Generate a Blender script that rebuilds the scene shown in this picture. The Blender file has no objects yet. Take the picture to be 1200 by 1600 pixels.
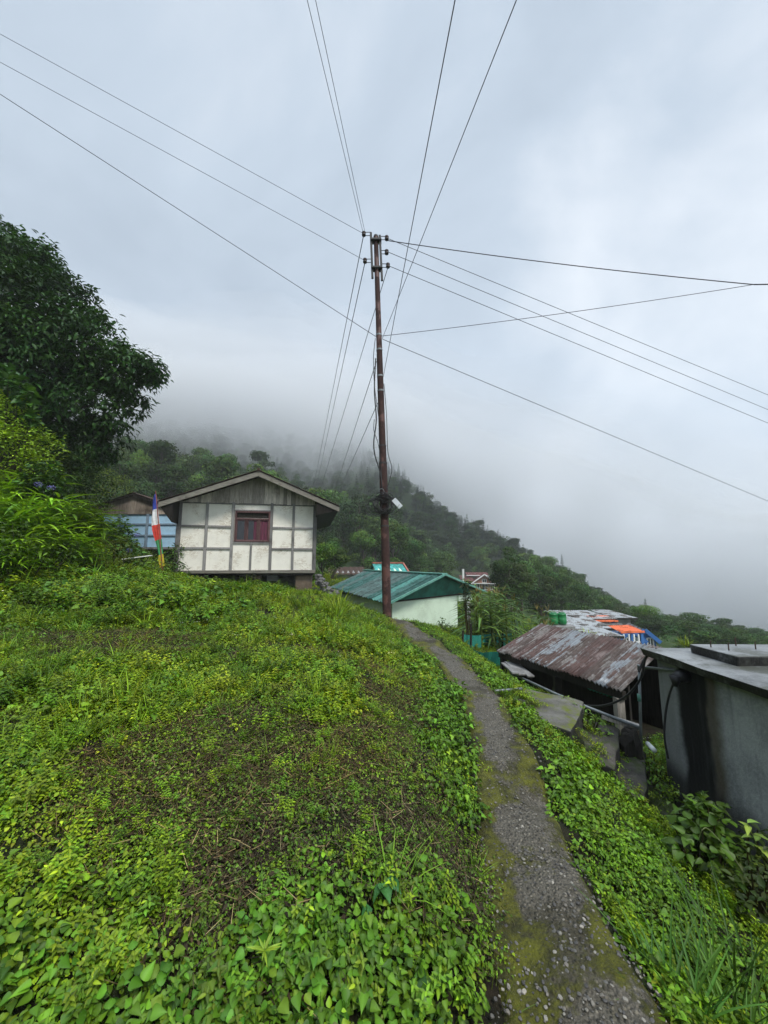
import bpy, math, random
import numpy as np
from mathutils import Vector, Euler
R = math.radians
sc = bpy.context.scene
COL = sc.collection

# ------------------------------------------------------------------ camera
FPX, HOR = 600.0, 880.0                      # focal length and eye level, in pixels of a 1200x1600 frame
PITCH = math.atan((HOR - 800.0) / FPX)
cd = bpy.data.cameras.new("camera"); cam = bpy.data.objects.new("camera", cd); COL.objects.link(cam)
cd.sensor_fit = 'VERTICAL'; cd.sensor_height = 36.0; cd.lens = FPX / 1600.0 * 36.0
cd.clip_start = 0.05; cd.clip_end = 3000.0
cam.location = (0, 0, 0); cam.rotation_euler = (math.pi / 2 + PITCH, 0, 0)
sc.camera = cam

# ------------------------------------------------------------------ world: overcast sky
SUN_EL, SUN_AZ = R(52), R(150)               # azimuth clockwise from +Y
w = bpy.data.worlds.new("World"); sc.world = w; w.use_nodes = True
nt = w.node_tree; N = nt.nodes; L = nt.links; N.clear()
out = N.new('ShaderNodeOutputWorld')
sky = N.new('ShaderNodeTexSky'); sky.sky_type = 'NISHITA'; sky.sun_disc = False
sky.sun_elevation = SUN_EL; sky.sun_rotation = SUN_AZ
bg1 = N.new('ShaderNodeBackground'); bg1.inputs[1].default_value = 0.10
L.new(sky.outputs[0], bg1.inputs[0])
tc = N.new('ShaderNodeTexCoord')
def wmath(op, a, b=None, c=None):
    n = N.new('ShaderNodeMath'); n.operation = op
    for i, v in enumerate((a, b, c)):
        if v is None: continue
        if isinstance(v, (int, float)): n.inputs[i].default_value = v
        else: L.new(v, n.inputs[i])
    return n.outputs[0]
mp = N.new('ShaderNodeMapping'); mp.inputs['Scale'].default_value = (1.0, 1.0, 1.25); mp.inputs['Rotation'].default_value = (0.35, -0.6, 0.5)
mp.inputs['Location'].default_value = (0.15, 0.3, 0.1)
L.new(tc.outputs['Generated'], mp.inputs[0])
nz = N.new('ShaderNodeTexNoise'); nz.inputs['Scale'].default_value = 1.7; nz.inputs['Detail'].default_value = 7; nz.inputs['Roughness'].default_value = 0.56; nz.inputs['Distortion'].default_value = 0.6
L.new(mp.outputs[0], nz.inputs[0])
sep = N.new('ShaderNodeSeparateXYZ'); L.new(tc.outputs['Generated'], sep.inputs[0])
# brighter cloud bank towards the right of the view, as in the photograph
dirn = N.new('ShaderNodeVectorMath'); dirn.operation = 'DOT_PRODUCT'
dirn.inputs[1].default_value = Vector((0.60, 0.55, 0.61)).normalized()
L.new(tc.outputs['Generated'], dirn.inputs[0])
b1n = N.new('ShaderNodeMapRange'); b1n.interpolation_type = 'SMOOTHSTEP'
b1n.inputs['From Min'].default_value = 0.91; b1n.inputs['From Max'].default_value = 1.0
L.new(dirn.outputs['Value'], b1n.inputs['Value'])
hz = N.new('ShaderNodeMapRange'); hz.interpolation_type = 'SMOOTHSTEP'
hz.inputs['From Min'].default_value = 0.45; hz.inputs['From Max'].default_value = -0.05; hz.inputs['To Max'].default_value = 0.26
L.new(sep.outputs['Z'], hz.inputs['Value'])
mix0 = wmath('ADD', wmath('MULTIPLY_ADD', b1n.outputs[0], 0.24, nz.outputs['Fac']), hz.outputs[0])
cr = N.new('ShaderNodeValToRGB')
cr.color_ramp.elements[0].position = 0.36; cr.color_ramp.elements[0].color = (0.188, 0.226, 0.274, 1)
cr.color_ramp.elements[1].position = 0.84; cr.color_ramp.elements[1].color = (0.395, 0.42, 0.455, 1)
e = cr.color_ramp.elements.new(0.56); e.color = (0.242, 0.284, 0.336, 1)
L.new(mix0, cr.inputs[0])
# overhead cap of the sky, out of frame, brightened to light the ground
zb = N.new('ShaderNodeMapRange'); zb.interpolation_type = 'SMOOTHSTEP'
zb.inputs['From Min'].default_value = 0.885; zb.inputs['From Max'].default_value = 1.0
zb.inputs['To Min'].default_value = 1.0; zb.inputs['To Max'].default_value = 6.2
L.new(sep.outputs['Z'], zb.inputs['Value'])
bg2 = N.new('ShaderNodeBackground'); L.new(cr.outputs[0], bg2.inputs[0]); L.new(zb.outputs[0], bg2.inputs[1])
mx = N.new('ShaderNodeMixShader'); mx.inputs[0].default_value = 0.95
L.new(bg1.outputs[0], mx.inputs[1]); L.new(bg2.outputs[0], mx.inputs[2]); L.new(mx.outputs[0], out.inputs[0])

sd = bpy.data.lights.new("sun", 'SUN'); so = bpy.data.objects.new("sun", sd); COL.objects.link(so)
sd.energy = 1.5; sd.angle = R(14); sd.color = (1.0, 0.965, 0.91)
sdir = Vector((math.sin(SUN_AZ) * math.cos(SUN_EL), math.cos(SUN_AZ) * math.cos(SUN_EL), math.sin(SUN_EL)))
so.rotation_euler = sdir.to_track_quat('Z', 'Y').to_euler()

sc.view_settings.view_transform = 'Standard'; sc.view_settings.look = 'None'
sc.view_settings.exposure = 1.25; sc.view_settings.gamma = 1.0
sc.render.engine = 'CYCLES'
sc.cycles.max_bounces = 10; sc.cycles.diffuse_bounces = 3; sc.cycles.glossy_bounces = 2
sc.cycles.transmission_bounces = 4; sc.cycles.volume_bounces = 8; sc.cycles.transparent_max_bounces = 8
sc.cycles.use_denoising = True

# ------------------------------------------------------------------ pixel -> place helpers
CA, SA = math.cos(PITCH), math.sin(PITCH)
def ray(px, py):
    cx = (px - 600.0) / FPX; cy = (800.0 - py) / FPX
    return np.array((cx, CA - SA * cy, SA + CA * cy))
def P(px, py, Y):
    d = ray(px, py); return d * (Y / d[1])
def PZ(px, py, z):
    d = ray(px, py); return d * (z / d[2])
def PX(px, py, x):
    d = ray(px, py); return d * (x / d[0])

# ------------------------------------------------------------------ noise
def _hash(i, j, s):
    h = (i.astype(np.int64) * 374761393 + j.astype(np.int64) * 668265263 + s * 1442695041) & 0xFFFFFFFF
    h = ((h ^ (h >> 13)) * 1274126177) & 0xFFFFFFFF
    return ((h ^ (h >> 16)) & 0xFFFF) / 65535.0
def vnoise(x, y, s=0):
    x = np.asarray(x, float); y = np.asarray(y, float)
    i = np.floor(x).astype(int); j = np.floor(y).astype(int); u = x - i; v = y - j
    u = u * u * (3 - 2 * u); v = v * v * (3 - 2 * v)
    return (_hash(i, j, s) * (1 - u) + _hash(i + 1, j, s) * u) * (1 - v) + (_hash(i, j + 1, s) * (1 - u) + _hash(i + 1, j + 1, s) * u) * v
def fbm(x, y, s=0, o=4):
    t = 0; a = .5; n = 0
    for k in range(o):
        t = t + a * vnoise(np.asarray(x) * 2 ** k, np.asarray(y) * 2 ** k, s + k * 7); n += a; a *= .5
    return t / n

# ------------------------------------------------------------------ thin-plate terrain
class TPS:
    def __init__(self, pts, lam=1e-4):
        p = np.array(pts, float); self.xy = p[:, :2]; z = p[:, 2]; n = len(p)
        K = self._u(np.linalg.norm(self.xy[:, None] - self.xy[None], axis=2)) + lam * np.eye(n)
        Q = np.c_[np.ones(n), self.xy]
        A = np.zeros((n + 3, n + 3)); A[:n, :n] = K; A[:n, n:] = Q; A[n:, :n] = Q.T
        s = np.linalg.solve(A, np.r_[z, 0, 0, 0]); self.w = s[:n]; self.a = s[n:]
    @staticmethod
    def _u(r): return np.where(r > 1e-9, r * r * np.log(np.maximum(r, 1e-9)), 0.0)
    def __call__(self, x, y):
        x = np.asarray(x, float); y = np.asarray(y, float); sh = x.shape; x = x.ravel(); y = y.ravel(); o = np.empty(len(x))
        for k in range(0, len(x), 20000):
            q = np.c_[x[k:k + 20000], y[k:k + 20000]]
            r = np.linalg.norm(q[:, None] - self.xy[None], axis=2)
            o[k:k + 20000] = self._u(r) @ self.w + self.a[0] + q @ self.a[1:]
        return o.reshape(sh)

# path edges and centre, as (pixel x, pixel y, distance)
PATH_ROWS = [  # left px, right px, py, Y
    (1110, 2430, 4000, .50), (830, 1230, 1950, 1.08),
    (770, 1085, 1640, 1.45), (775, 1060, 1600, 1.52), (764, 1005, 1520, 1.66), (758, 960, 1450, 1.85), (748, 918, 1370, 2.10), (742, 888, 1300, 2.38),
    (738, 850, 1200, 2.95), (726, 812, 1130, 3.60), (703, 768, 1070, 4.5), (668, 724, 1030, 5.5), (638, 690, 1003, 6.4),
    (616, 655, 984, 7.2), (588, 618, 973, 7.9), (560, 590, 969, 8.5)]
near = []
for l, r, py, Y in PATH_ROWS:
    for px in (l, (l + r) / 2, r): near.append(tuple(P(px, py, Y)))
for px, py, Y in [
    # mound to the left of the path
    (-400, 1600, 1.2), (0, 1600, 1.25), (300, 1600, 1.27), (500, 1600, 1.31), (690, 1600, 1.40), (0, 1400, 1.5), (300, 1400, 1.55), (550, 1400, 1.6), (690, 1400, 1.74),
    (-400, 1300, 1.7), (0, 1200, 2.1), (300, 1200, 2.2), (550, 1200, 2.25), (680, 1200, 2.55), (0, 1080, 2.9), (300, 1080, 3.1), (520, 1080, 3.3), (640, 1080, 3.75),
    (0, 1000, 4.1), (300, 1000, 4.4), (480, 1000, 4.7), (590, 1000, 5.1), (0, 950, 5.4), (200, 950, 5.9), (400, 950, 6.3), (520, 958, 6.5), (585, 968, 7.0),
    (300, 925, 8.1), (400, 928, 8.2), (480, 930, 8.2), (540, 944, 8.0), (600, 962, 7.6), (660, 975, 7.6),
    (300, 908, 11.5), (400, 921, 11.5), (480, 933, 11.5), (540, 962, 11.5), (300, 905, 16), (450, 920, 16), (520, 945, 14), (240, 880, 13),
    # bank on the far left
    (0, 900, 6.0), (100, 895, 6.8), (0, 850, 7.0), (100, 870, 8.2), (200, 890, 9.5), (0, 790, 9.0), (100, 830, 10.5), (200, 862, 12), (-200, 860, 5.5), (-250, 800, 7),
    (-200, 700, 10), (0, 730, 12), (100, 790, 14), (180, 840, 16), (-300, 640, 14), (-600, 760, 6), (0, 700, 16), (230, 850, 19),
    # steps and low ground
    (1030, 1290, 3.35), (1070, 1330, 3.1), (1150, 1400, 2.75), (1200, 1450, 2.5), (1050, 1215, 4.05), (1120, 1255, 3.6), (1300, 1500, 2.4), (1500, 1400, 3.0),
    (990, 1180, 4.6), (1010, 1140, 5.2), (880, 1110, 5.0),
    (830, 1085, 5.5), (790, 1065, 6.2), (770, 1045, 7.0), (740, 1020, 7.6), (720, 1000, 8.6), (690, 985, 9.6), (640, 980, 10.5), (860, 1080, 7.0), (900, 1070, 8.0),
    (700, 990, 11.5), (780, 1010, 10), (850, 1020, 11), (620, 975, 13), (720, 985, 15), (850, 1010, 15), (1000, 1060, 11), (1150, 1070, 12), (1000, 1030, 16), (1250, 1090, 9), (1500, 1200, 8)]:
    near.append(tuple(P(px, py, Y)))
for px, py, Y in [(800, 1084, 4.4), (850, 1100, 4.35), (905, 1125, 4.15), (940, 1160, 4.05), (975, 1200, 3.95), (1010, 1240, 3.88)]:   # under the steps
    q = P(px, py, Y); near.append((q[0], q[1], q[2] - .13))
# verge to the right of the path: the plants on it add about 9 cm
for px, py, Y in [(815, 1088, 4.2), (850, 1122, 3.65), (900, 1192, 3.0), (950, 1252, 2.65), (1000, 1330, 2.3), (1080, 1435, 2.0), (1180, 1565, 1.7), (870, 1250, 2.65), (930, 1350, 2.2), (1010, 1470, 1.85),
    (745, 1024, 5.65), (712, 998, 6.6), (680, 978, 7.6), (650, 968, 8.4)]:
    q = P(px, py, Y); near.append((q[0], q[1], q[2] - .10))
near += [(0, -3, -1.7), (-3, -2, -1.15), (3, -3, -2.5), (-6, -4, 0.4), (6, -5, -3.4), (-9, 0, 2.2), (8, 0, -3.0)]
T_NEAR = TPS(near, 2e-3)
far = []
for Y, rows in {
    25: [(-300, 640), (100, 790), (300, 865), (450, 890), (600, 918), (750, 955), (900, 1000), (1100, 1035), (1400, 1080)],
    50: [(-300, 600), (100, 760), (300, 825), (450, 862), (600, 897), (750, 940), (900, 966), (1050, 990), (1200, 1012), (1500, 1050)],
    80: [(-300, 560), (60, 715), (200, 758), (300, 775), (400, 795), (480, 822), (600, 866), (690, 905), (755, 928), (820, 930), (900, 940), (1050, 975), (1200, 1005), (1500, 1045)],
    120: [(-300, 520), (100, 740), (300, 768), (420, 775), (520, 800), (600, 822), (700, 855), (800, 885), (900, 917), (1000, 955), (1100, 985), (1250, 1015), (1600, 1050)],
    180: [(-300, 480), (100, 650), (300, 690), (450, 705), (520, 712), (600, 738), (650, 778), (700, 823), (760, 853), (830, 889), (900, 926), (960, 961), (1010, 984), (1100, 1012), (1250, 1040), (1600, 1070)],
    270: [(-300, 480), (300, 680), (600, 780), (760, 900), (900, 980), (1100, 1060), (1500, 1090)]}.items():
    for px, py in rows:
        q = P(px, py, Y); far.append((q[0] / 50, q[1] / 50, q[2]))
far += [(0, -1, -8), (-1.2, -.6, 25), (1.2, -.8, -30), (-3, 0, 60), (3, 0, -60), (0, 0, -1), (-.5, 0, 12), (.5, 0, -9)]
T_FAR = TPS(far, 1e-3)
def F(x, y):
    r = np.hypot(x, y); z = T_FAR(np.asarray(x) / 50, np.asarray(y) / 50)
    t = np.clip((r - 260) / 120, 0, 1); return z * (1 - t) + t * (-70)
def H_exact(x, y):
    x = np.asarray(x, float); y = np.asarray(y, float); r = np.hypot(x, y)
    t = np.clip((r - 15) / 12, 0, 1); t = t * t * (3 - 2 * t)
    n = np.where(r < 30, T_NEAR(np.clip(x, -22, 22), np.clip(y, -6, 26)), 0.0)
    f = F(x, y)
    z = n * (1 - t) + f * t
    return z + (fbm(x * 1.7, y * 1.7, 5) - .5) * .10 * np.clip(r / 4, .4, 1) + (fbm(x * .12, y * .12, 9) - .5) * np.clip((r - 20) / 20, 0, 1) * 3
# path centre line in the plan, for masks
PL = np.array([P(l, py, Y)[:2] for l, r, py, Y in PATH_ROWS]); PR = np.array([P(r, py, Y)[:2] for l, r, py, Y in PATH_ROWS])
PC = (PL + PR) / 2; PW = np.linalg.norm(PR - PL, axis=1) / 2
def path_u(x, y):
    """distance to the path's centre line over its half width (<1 inside), and the side (+1 right)"""
    x = np.asarray(x, float); y = np.asarray(y, float)
    best = np.full(x.shape, 1e9); side = np.zeros(x.shape)
    for k in range(len(PC) - 1):
        a, b = PC[k], PC[k + 1]; d = b - a
        t = np.clip(((x - a[0]) * d[0] + (y - a[1]) * d[1]) / (d @ d), 0, 1)
        dx = x - a[0] - t * d[0]; dy = y - a[1] - t * d[1]
        u = np.hypot(dx, dy) / (PW[k] * (1 - t) + PW[k + 1] * t)
        m = u < best; best = np.where(m, u, best); side = np.where(m, np.sign(d[1] * dx - d[0] * dy), side)
    return best, side
# height grid for fast lookups near the camera
GX0, GX1, GY0, GY1, GD = -16.0, 16.0, -3.0, 24.0, 0.08
_gx = np.arange(GX0, GX1 + GD, GD); _gy = np.arange(GY0, GY1 + GD, GD)
_G = H_exact(*np.meshgrid(_gx, _gy))
def H(x, y):
    x = np.clip(np.asarray(x, float), GX0, GX1 - GD); y = np.clip(np.asarray(y, float), GY0, GY1 - GD)
    fx = (x - GX0) / GD; fy = (y - GY0) / GD; i = fx.astype(int); j = fy.astype(int); u = fx - i; v = fy - j
    return (_G[j, i] * (1 - u) + _G[j, i + 1] * u) * (1 - v) + (_G[j + 1, i] * (1 - u) + _G[j + 1, i + 1] * u) * v
def normal(x, y, e=.12):
    n = np.stack([H(x - e, y) - H(x + e, y), H(x, y - e) - H(x, y + e), np.full(np.shape(x), 2 * e)], -1)
    return n / np.linalg.norm(n, axis=-1, keepdims=True)

# ------------------------------------------------------------------ object helpers
def tag(o, label=None, cat=None, group=None, kind=None):
    if label: o['label'] = label
    if cat: o['category'] = cat
    if group: o['group'] = group
    if kind: o['kind'] = kind
    return o
def thing(name, loc, label, cat, group=None, rz=0):
    o = bpy.data.objects.new(name, None); COL.objects.link(o); o.empty_display_size = .2
    o.location = loc; o.rotation_euler = (0, 0, rz); return tag(o, label, cat, group)
def worldloc(o):
    v = Vector((0, 0, 0))
    while o is not None: v = v + Vector(o.location); o = o.parent
    return v
def copy_tree(o, parent=None):
    c = o.copy(); COL.objects.link(c)
    if parent is not None: c.parent = parent
    for ch in list(o.children): copy_tree(ch, c)
    return c
def link_mesh(name, me, mats, parent=None, loc=None):
    for m in (mats if isinstance(mats, (list, tuple)) else [mats]): me.materials.append(m)
    o = bpy.data.objects.new(name, me); COL.objects.link(o)
    if parent is not None: o.parent = parent
    if loc is not None: o.location = loc
    return o
class MB:
    """collects shapes (world coordinates) and links them as ONE mesh object"""
    def __init__(s): s.v = []; s.f = []; s.m = []
    def add(s, vs, fs, mi=0):
        b = len(s.v); s.v += [tuple(float(c) for c in p) for p in vs]; s.f += [tuple(b + i for i in f) for f in fs]; s.m += [mi] * len(fs); return s
    def hexa(s, b, t, mi=0):
        """b, t: four bottom and four top corners, same winding"""
        return s.add(list(b) + list(t), [(3, 2, 1, 0), (4, 5, 6, 7), (0, 1, 5, 4), (1, 2, 6, 5), (2, 3, 7, 6), (3, 0, 4, 7)], mi)
    def box(s, c, size, rz=0, mi=0):
        cx, cy, cz = c; a, b, h = size[0] / 2, size[1] / 2, size[2] / 2; co, si = math.cos(rz), math.sin(rz)
        q = [(cx + x * co - y * si, cy + x * si + y * co) for x, y in ((-a, -b), (a, -b), (a, b), (-a, b))]
        return s.hexa([(x, y, cz - h) for x, y in q], [(x, y, cz + h) for x, y in q], mi)
    def beam(s, p, q, wd, th, up=(0, 0, 1), mi=0):
        p = Vector(p); q = Vector(q); d = (q - p).normalized(); r = d.cross(Vector(up))
        if r.length < 1e-4: r = d.cross(Vector((0, 1, 0)))
        r.normalize(); u = r.cross(d).normalized(); r = r * (wd / 2); u = u * (th / 2)
        c = lambda o: [o - r - u, o + r - u, o + r + u, o - r + u]
        return s.hexa(c(p), c(q), mi)
    def tube(s, pts, rad, n=8, mi=0, cap=True):
        pts = [Vector(p) for p in pts]; k = len(pts); rad = [rad] * k if isinstance(rad, (int, float)) else list(rad)
        vs = []; fs = []; ref = Vector((.37, .21, .9)).normalized()
        for i, p in enumerate(pts):
            d = (pts[min(i + 1, k - 1)] - pts[max(i - 1, 0)]).normalized()
            a = d.cross(ref)
            if a.length < .15: a = d.cross(Vector((1, 0, 0)))
            a.normalize(); b = d.cross(a)
            if i and (vs[-n] - pts[i - 1]).dot(a) < 0 and n <= 4: a = -a; b = -b
            for j in range(n):
                t = 2 * math.pi * j / n; vs.append(p + a * (math.cos(t) * rad[i]) + b * (math.sin(t) * rad[i]))
        for i in range(k - 1):
            for j in range(n):
                fs.append((i * n + j, i * n + (j + 1) % n, (i + 1) * n + (j + 1) % n, (i + 1) * n + j))
        if cap: fs += [tuple(range(n))[::-1], tuple((k - 1) * n + j for j in range(n))]
        return s.add(vs, fs, mi)
    def prism(s, poly, ext, mi=0):
        n = len(poly); e = Vector(ext); a = [Vector(p) for p in poly]; b = [p + e for p in a]
        return s.add(a + b, [tuple(range(n))[::-1], tuple(range(n, 2 * n))] + [(i, (i + 1) % n, n + (i + 1) % n, n + i) for i in range(n)], mi)
    def build(s, name, mats, parent=None, smooth=False, bevel=0, jitter=0, seed=1):
        off = worldloc(parent) if parent is not None else Vector((0, 0, 0))
        rng = random.Random(seed)
        vs = [(x - off.x + rng.uniform(-jitter, jitter), y - off.y + rng.uniform(-jitter, jitter), z - off.z + rng.uniform(-jitter, jitter)) for x, y, z in s.v]
        me = bpy.data.meshes.new(name); me.from_pydata(vs, [], s.f); me.polygons.foreach_set('material_index', s.m)
        if smooth: me.polygons.foreach_set('use_smooth', [True] * len(s.f))
        import bmesh
        bm = bmesh.new(); bm.from_mesh(me); bmesh.ops.recalc_face_normals(bm, faces=bm.faces)
        bm.to_mesh(me); bm.free(); me.update()
        o = link_mesh(name, me, mats, parent)
        if bevel:
            b = o.modifiers.new('bevel', 'BEVEL'); b.width = bevel; b.segments = 2; b.limit_method = 'ANGLE'; b.angle_limit = R(40)
        return o

# ------------------------------------------------------------------ materials
def nodes(name):
    m = bpy.data.materials.new(name); m.use_nodes = True; t = m.node_tree
    return m, t, t.nodes, t.links, t.nodes['Principled BSDF']
class NT:
    """small node-tree writer"""
    def __init__(s, name):
        s.m, s.t, s.n, s.l, s.bsdf = nodes(name)
    def new(s, typ, **kw):
        n = s.n.new(typ)
        for k, v in kw.items(): setattr(n, k, v)
        return n
    def set(s, sock, v):
        if isinstance(v, bpy.types.NodeSocket): s.l.new(v, sock)
        elif isinstance(v, (tuple, list)) and len(v) == 3 and sock.type == 'RGBA': sock.default_value = (*v, 1)
        else: sock.default_value = v
        return s
    def pos(s, kind='obj'):
        if kind == 'world': return s.new('ShaderNodeNewGeometry').outputs['Position']
        return s.new('ShaderNodeTexCoord').outputs['Object']
    def noise(s, vec, scale, detail=4, rough=.55, dist=0, stretch=None):
        if stretch:
            mp = s.new('ShaderNodeMapping'); s.l.new(vec, mp.inputs[0]); mp.inputs['Scale'].default_value = stretch; vec = mp.outputs[0]
        n = s.new('ShaderNodeTexNoise'); s.l.new(vec, n.inputs['Vector']); n.inputs['Scale'].default_value = scale
        n.inputs['Detail'].default_value = detail; n.inputs['Roughness'].default_value = rough; n.inputs['Distortion'].default_value = dist
        return n.outputs['Fac']
    def voro(s, vec, scale, feature='F1', out='Distance', rnd=1):
        n = s.new('ShaderNodeTexVoronoi', feature=feature); s.l.new(vec, n.inputs['Vector']); n.inputs['Scale'].default_value = scale
        n.inputs['Randomness'].default_value = rnd
        return n.outputs[out]
    def ramp(s, fac, a, b, lo=0., hi=1.):
        n = s.new('ShaderNodeMapRange', interpolation_type='SMOOTHSTEP'); s.l.new(fac, n.inputs['Value'])
        n.inputs['From Min'].default_value = a; n.inputs['From Max'].default_value = b; n.inputs['To Min'].default_value = lo; n.inputs['To Max'].default_value = hi
        return n.outputs[0]
    def mix(s, fac, a, b, blend='MIX'):
        n = s.new('ShaderNodeMix', data_type='RGBA', blend_type=blend)
        s.set(n.inputs['Factor'], fac); s.set(n.inputs['A'], a); s.set(n.inputs['B'], b); return n.outputs['Result']
    def math(s, op, a, b=0.):
        n = s.new('ShaderNodeMath', operation=op); s.set(n.inputs[0], a); s.set(n.inputs[1], b); return n.outputs[0]
    def bump(s, h, strength=.4, dist=.01):
        n = s.new('ShaderNodeBump'); n.inputs['Strength'].default_value = strength; n.inputs['Distance'].default_value = dist
        s.l.new(h, n.inputs['Height']); s.l.new(n.outputs[0], s.bsdf.inputs['Normal']); return n.outputs[0]
    def done(s, col=None, rough=None, metal=None, spec=None):
        if col is not None: s.set(s.bsdf.inputs['Base Color'], col)
        if rough is not None: s.set(s.bsdf.inputs['Roughness'], rough)
        if metal is not None: s.set(s.bsdf.inputs['Metallic'], metal)
        if spec is not None: s.set(s.bsdf.inputs['Specular IOR Level'], spec)
        return s.m
def plain(name, col, rough=.7, var=.35, scale=6, bump=.2, metal=0, stretch=None):
    n = NT(name); p = n.pos(); f = n.noise(p, scale, 5, .6, stretch=stretch)
    dark = tuple(c * (1 - var) for c in col); lite = tuple(min(1, c * (1 + var * .6)) for c in col)
    c = n.mix(n.ramp(f, .3, .7), dark, lite)
    if bump: n.bump(n.noise(p, scale * 6, 4, .6, stretch=stretch), bump, .006)
    return n.done(c, rough, metal)
def leafmat(name, tint=(1, 1, 1), rough=.5, trans=.22, wscale=.9, yell=.5, spec=.28):
    """colour from the leaf's own vertex colour, varied plant by plant and over the ground"""
    n = NT(name)
    a = n.new('ShaderNodeAttribute', attribute_name='col')
    oi = n.new('ShaderNodeObjectInfo')
    c = n.mix(1.0, a.outputs['Color'], tint, 'MULTIPLY')
    pw = n.pos('world')
    big = n.ramp(n.noise(pw, wscale, 3, .6), .35, .68)
    c = n.mix(big, n.mix(1.0, c, (.78, .84, .90), 'MULTIPLY'), n.mix(1.0, c, (1.0 + .55 * yell, 1.0 + .25 * yell, .75), 'MULTIPLY'))
    hv = n.new('ShaderNodeHueSaturation'); n.l.new(c, hv.inputs['Color'])
    n.l.new(n.ramp(oi.outputs['Random'], 0, 1, .62, 1.42), hv.inputs['Value'])
    c = hv.outputs[0]
    n.done(c, rough, 0, spec)
    tr = n.new('ShaderNodeBsdfTranslucent'); n.l.new(n.mix(1.0, c, (1.25, 1.15, .6), 'MULTIPLY'), tr.inputs[0])
    mx = n.new('ShaderNodeMixShader'); mx.inputs[0].default_value = trans
    n.l.new(n.bsdf.outputs[0], mx.inputs[1]); n.l.new(tr.outputs[0], mx.inputs[2])
    n.l.new(mx.outputs[0], n.n['Material Output'].inputs['Surface'])
    return n.m

# ================================================================== THE SETTING
def grid_mesh(name, X, Y, Z, wrap=False):
    n, k = X.shape
    co = np.stack([X, Y, Z], -1).reshape(-1, 3)
    i = np.arange(n - 1)[:, None]; j = np.arange(k if wrap else k - 1)[None]; j2 = (j + 1) % k
    q = np.stack([i * k + j, i * k + j2, (i + 1) * k + j2, (i + 1) * k + j], -1).reshape(-1, 4)
    return quad_mesh(name, co, q)
def quad_mesh(name, co, q, smooth=True):
    me = bpy.data.meshes.new(name); me.vertices.add(len(co)); me.vertices.foreach_set('co', np.asarray(co, np.float32).ravel())
    k = q.shape[1]; me.loops.add(q.size); me.loops.foreach_set('vertex_index', q.astype(np.int32).ravel())
    me.polygons.add(len(q)); me.polygons.foreach_set('loop_start', np.arange(0, q.size, k, dtype=np.int32))
    me.polygons.foreach_set('loop_total', np.full(len(q), k, np.int32))
    if smooth: me.polygons.foreach_set('use_smooth', np.ones(len(q), bool))
    me.update(calc_edges=True); return me
def fattr(me, name, vals):
    a = me.attributes.new(name, 'FLOAT', 'POINT'); a.data.foreach_set('value', np.asarray(vals, np.float32).ravel())

# ---- ground: one sheet from the camera's feet to the far valley
az = np.concatenate([np.linspace(-66, 66, 400), np.linspace(66, 294, 62)[1:-1]]) * math.pi / 180
rr = np.concatenate([np.geomspace(.25, 30, 190), np.geomspace(30, 420, 80)[1:]])
A_, R_ = np.meshgrid(az, rr); GXX = np.sin(A_) * R_; GYY = np.cos(A_) * R_
GZZ = H_exact(GXX, GYY)
me = grid_mesh('ground', GXX, GYY, GZZ, wrap=True)
n = NT('soil')
p = n.pos('world')
f1 = n.noise(p, 1.3, 6, .65); f2 = n.noise(p, 14, 5, .65); f3 = n.noise(p, .05, 3, .5)
c = n.mix(n.ramp(f2, .35, .65), (.006, .005, .003), (.022, .016, .009))
c = n.mix(n.ramp(f1, .40, .60), c, (.012, .016, .005))
sepn = n.new('ShaderNodeSeparateXYZ'); n.l.new(p, sepn.inputs[0])
c = n.mix(n.ramp(sepn.outputs['Y'], 12, 30), c, n.mix(f2, (.022, .045, .012), (.045, .075, .018)))
n.bump(n.noise(p, 30, 5, .7), .6, .02)
M_SOIL = n.done(c, .95, spec=.2)
ground = link_mesh('ground', me, M_SOIL); tag(ground, kind='structure')

# ---- footpath
S = 150; W_ = 15
tt = np.linspace(0, len(PL) - 1.001, S); ii = tt.astype(int); uu = (tt - ii)[:, None]
def cr_interp(Q):
    Q = np.vstack([2 * Q[0] - Q[1], Q, 2 * Q[-1] - Q[-2]]); a, b, c, d = Q[ii], Q[ii + 1], Q[ii + 2], Q[ii + 3]
    return .5 * (2 * b + (c - a) * uu + (2 * a - 5 * b + 4 * c - d) * uu ** 2 + (3 * b - a - 3 * c + d) * uu ** 3)
pl, pr = cr_interp(PL), cr_interp(PR)
wv = np.linspace(-.06, 1.06, W_)
PXX = pl[:, 0, None] * (1 - wv) + pr[:, 0, None] * wv; PYY = pl[:, 1, None] * (1 - wv) + pr[:, 1, None] * wv
wob = (fbm(PXX * 6, PYY * 6, 31) - .5) * .05
PZZ = H(PXX, PYY) + .022 + wob * .5 - .05 * np.clip(np.abs(wv - .5) * 2 - .82, 0, 1)[None] / .2
me = grid_mesh('path', PXX, PYY, PZZ)
fattr(me, 'across', np.broadcast_to(np.abs(wv - .5) * 2, PXX.shape)); fattr(me, 'side', np.broadcast_to(wv, PXX.shape))
n = NT('gravel_path'); p = n.pos('world')
at = n.new('ShaderNodeAttribute', attribute_name='across').outputs['Fac']
sd_ = n.new('ShaderNodeAttribute', attribute_name='side').outputs['Fac']
vd = n.voro(p, 55); vc = n.voro(p, 55, out='Color'); sepc = n.new('ShaderNodeSeparateColor'); n.l.new(vc, sepc.inputs[0])
grit = n.noise(p, 90, 4, .7); stain = n.noise(p, 2.6, 5, .62)
base = n.mix(n.ramp(grit, .3, .7), (.034, .030, .021), (.135, .120, .092))
stone = n.mix(sepc.outputs[0], (.045, .040, .031), (.23, .205, .155))
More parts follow.
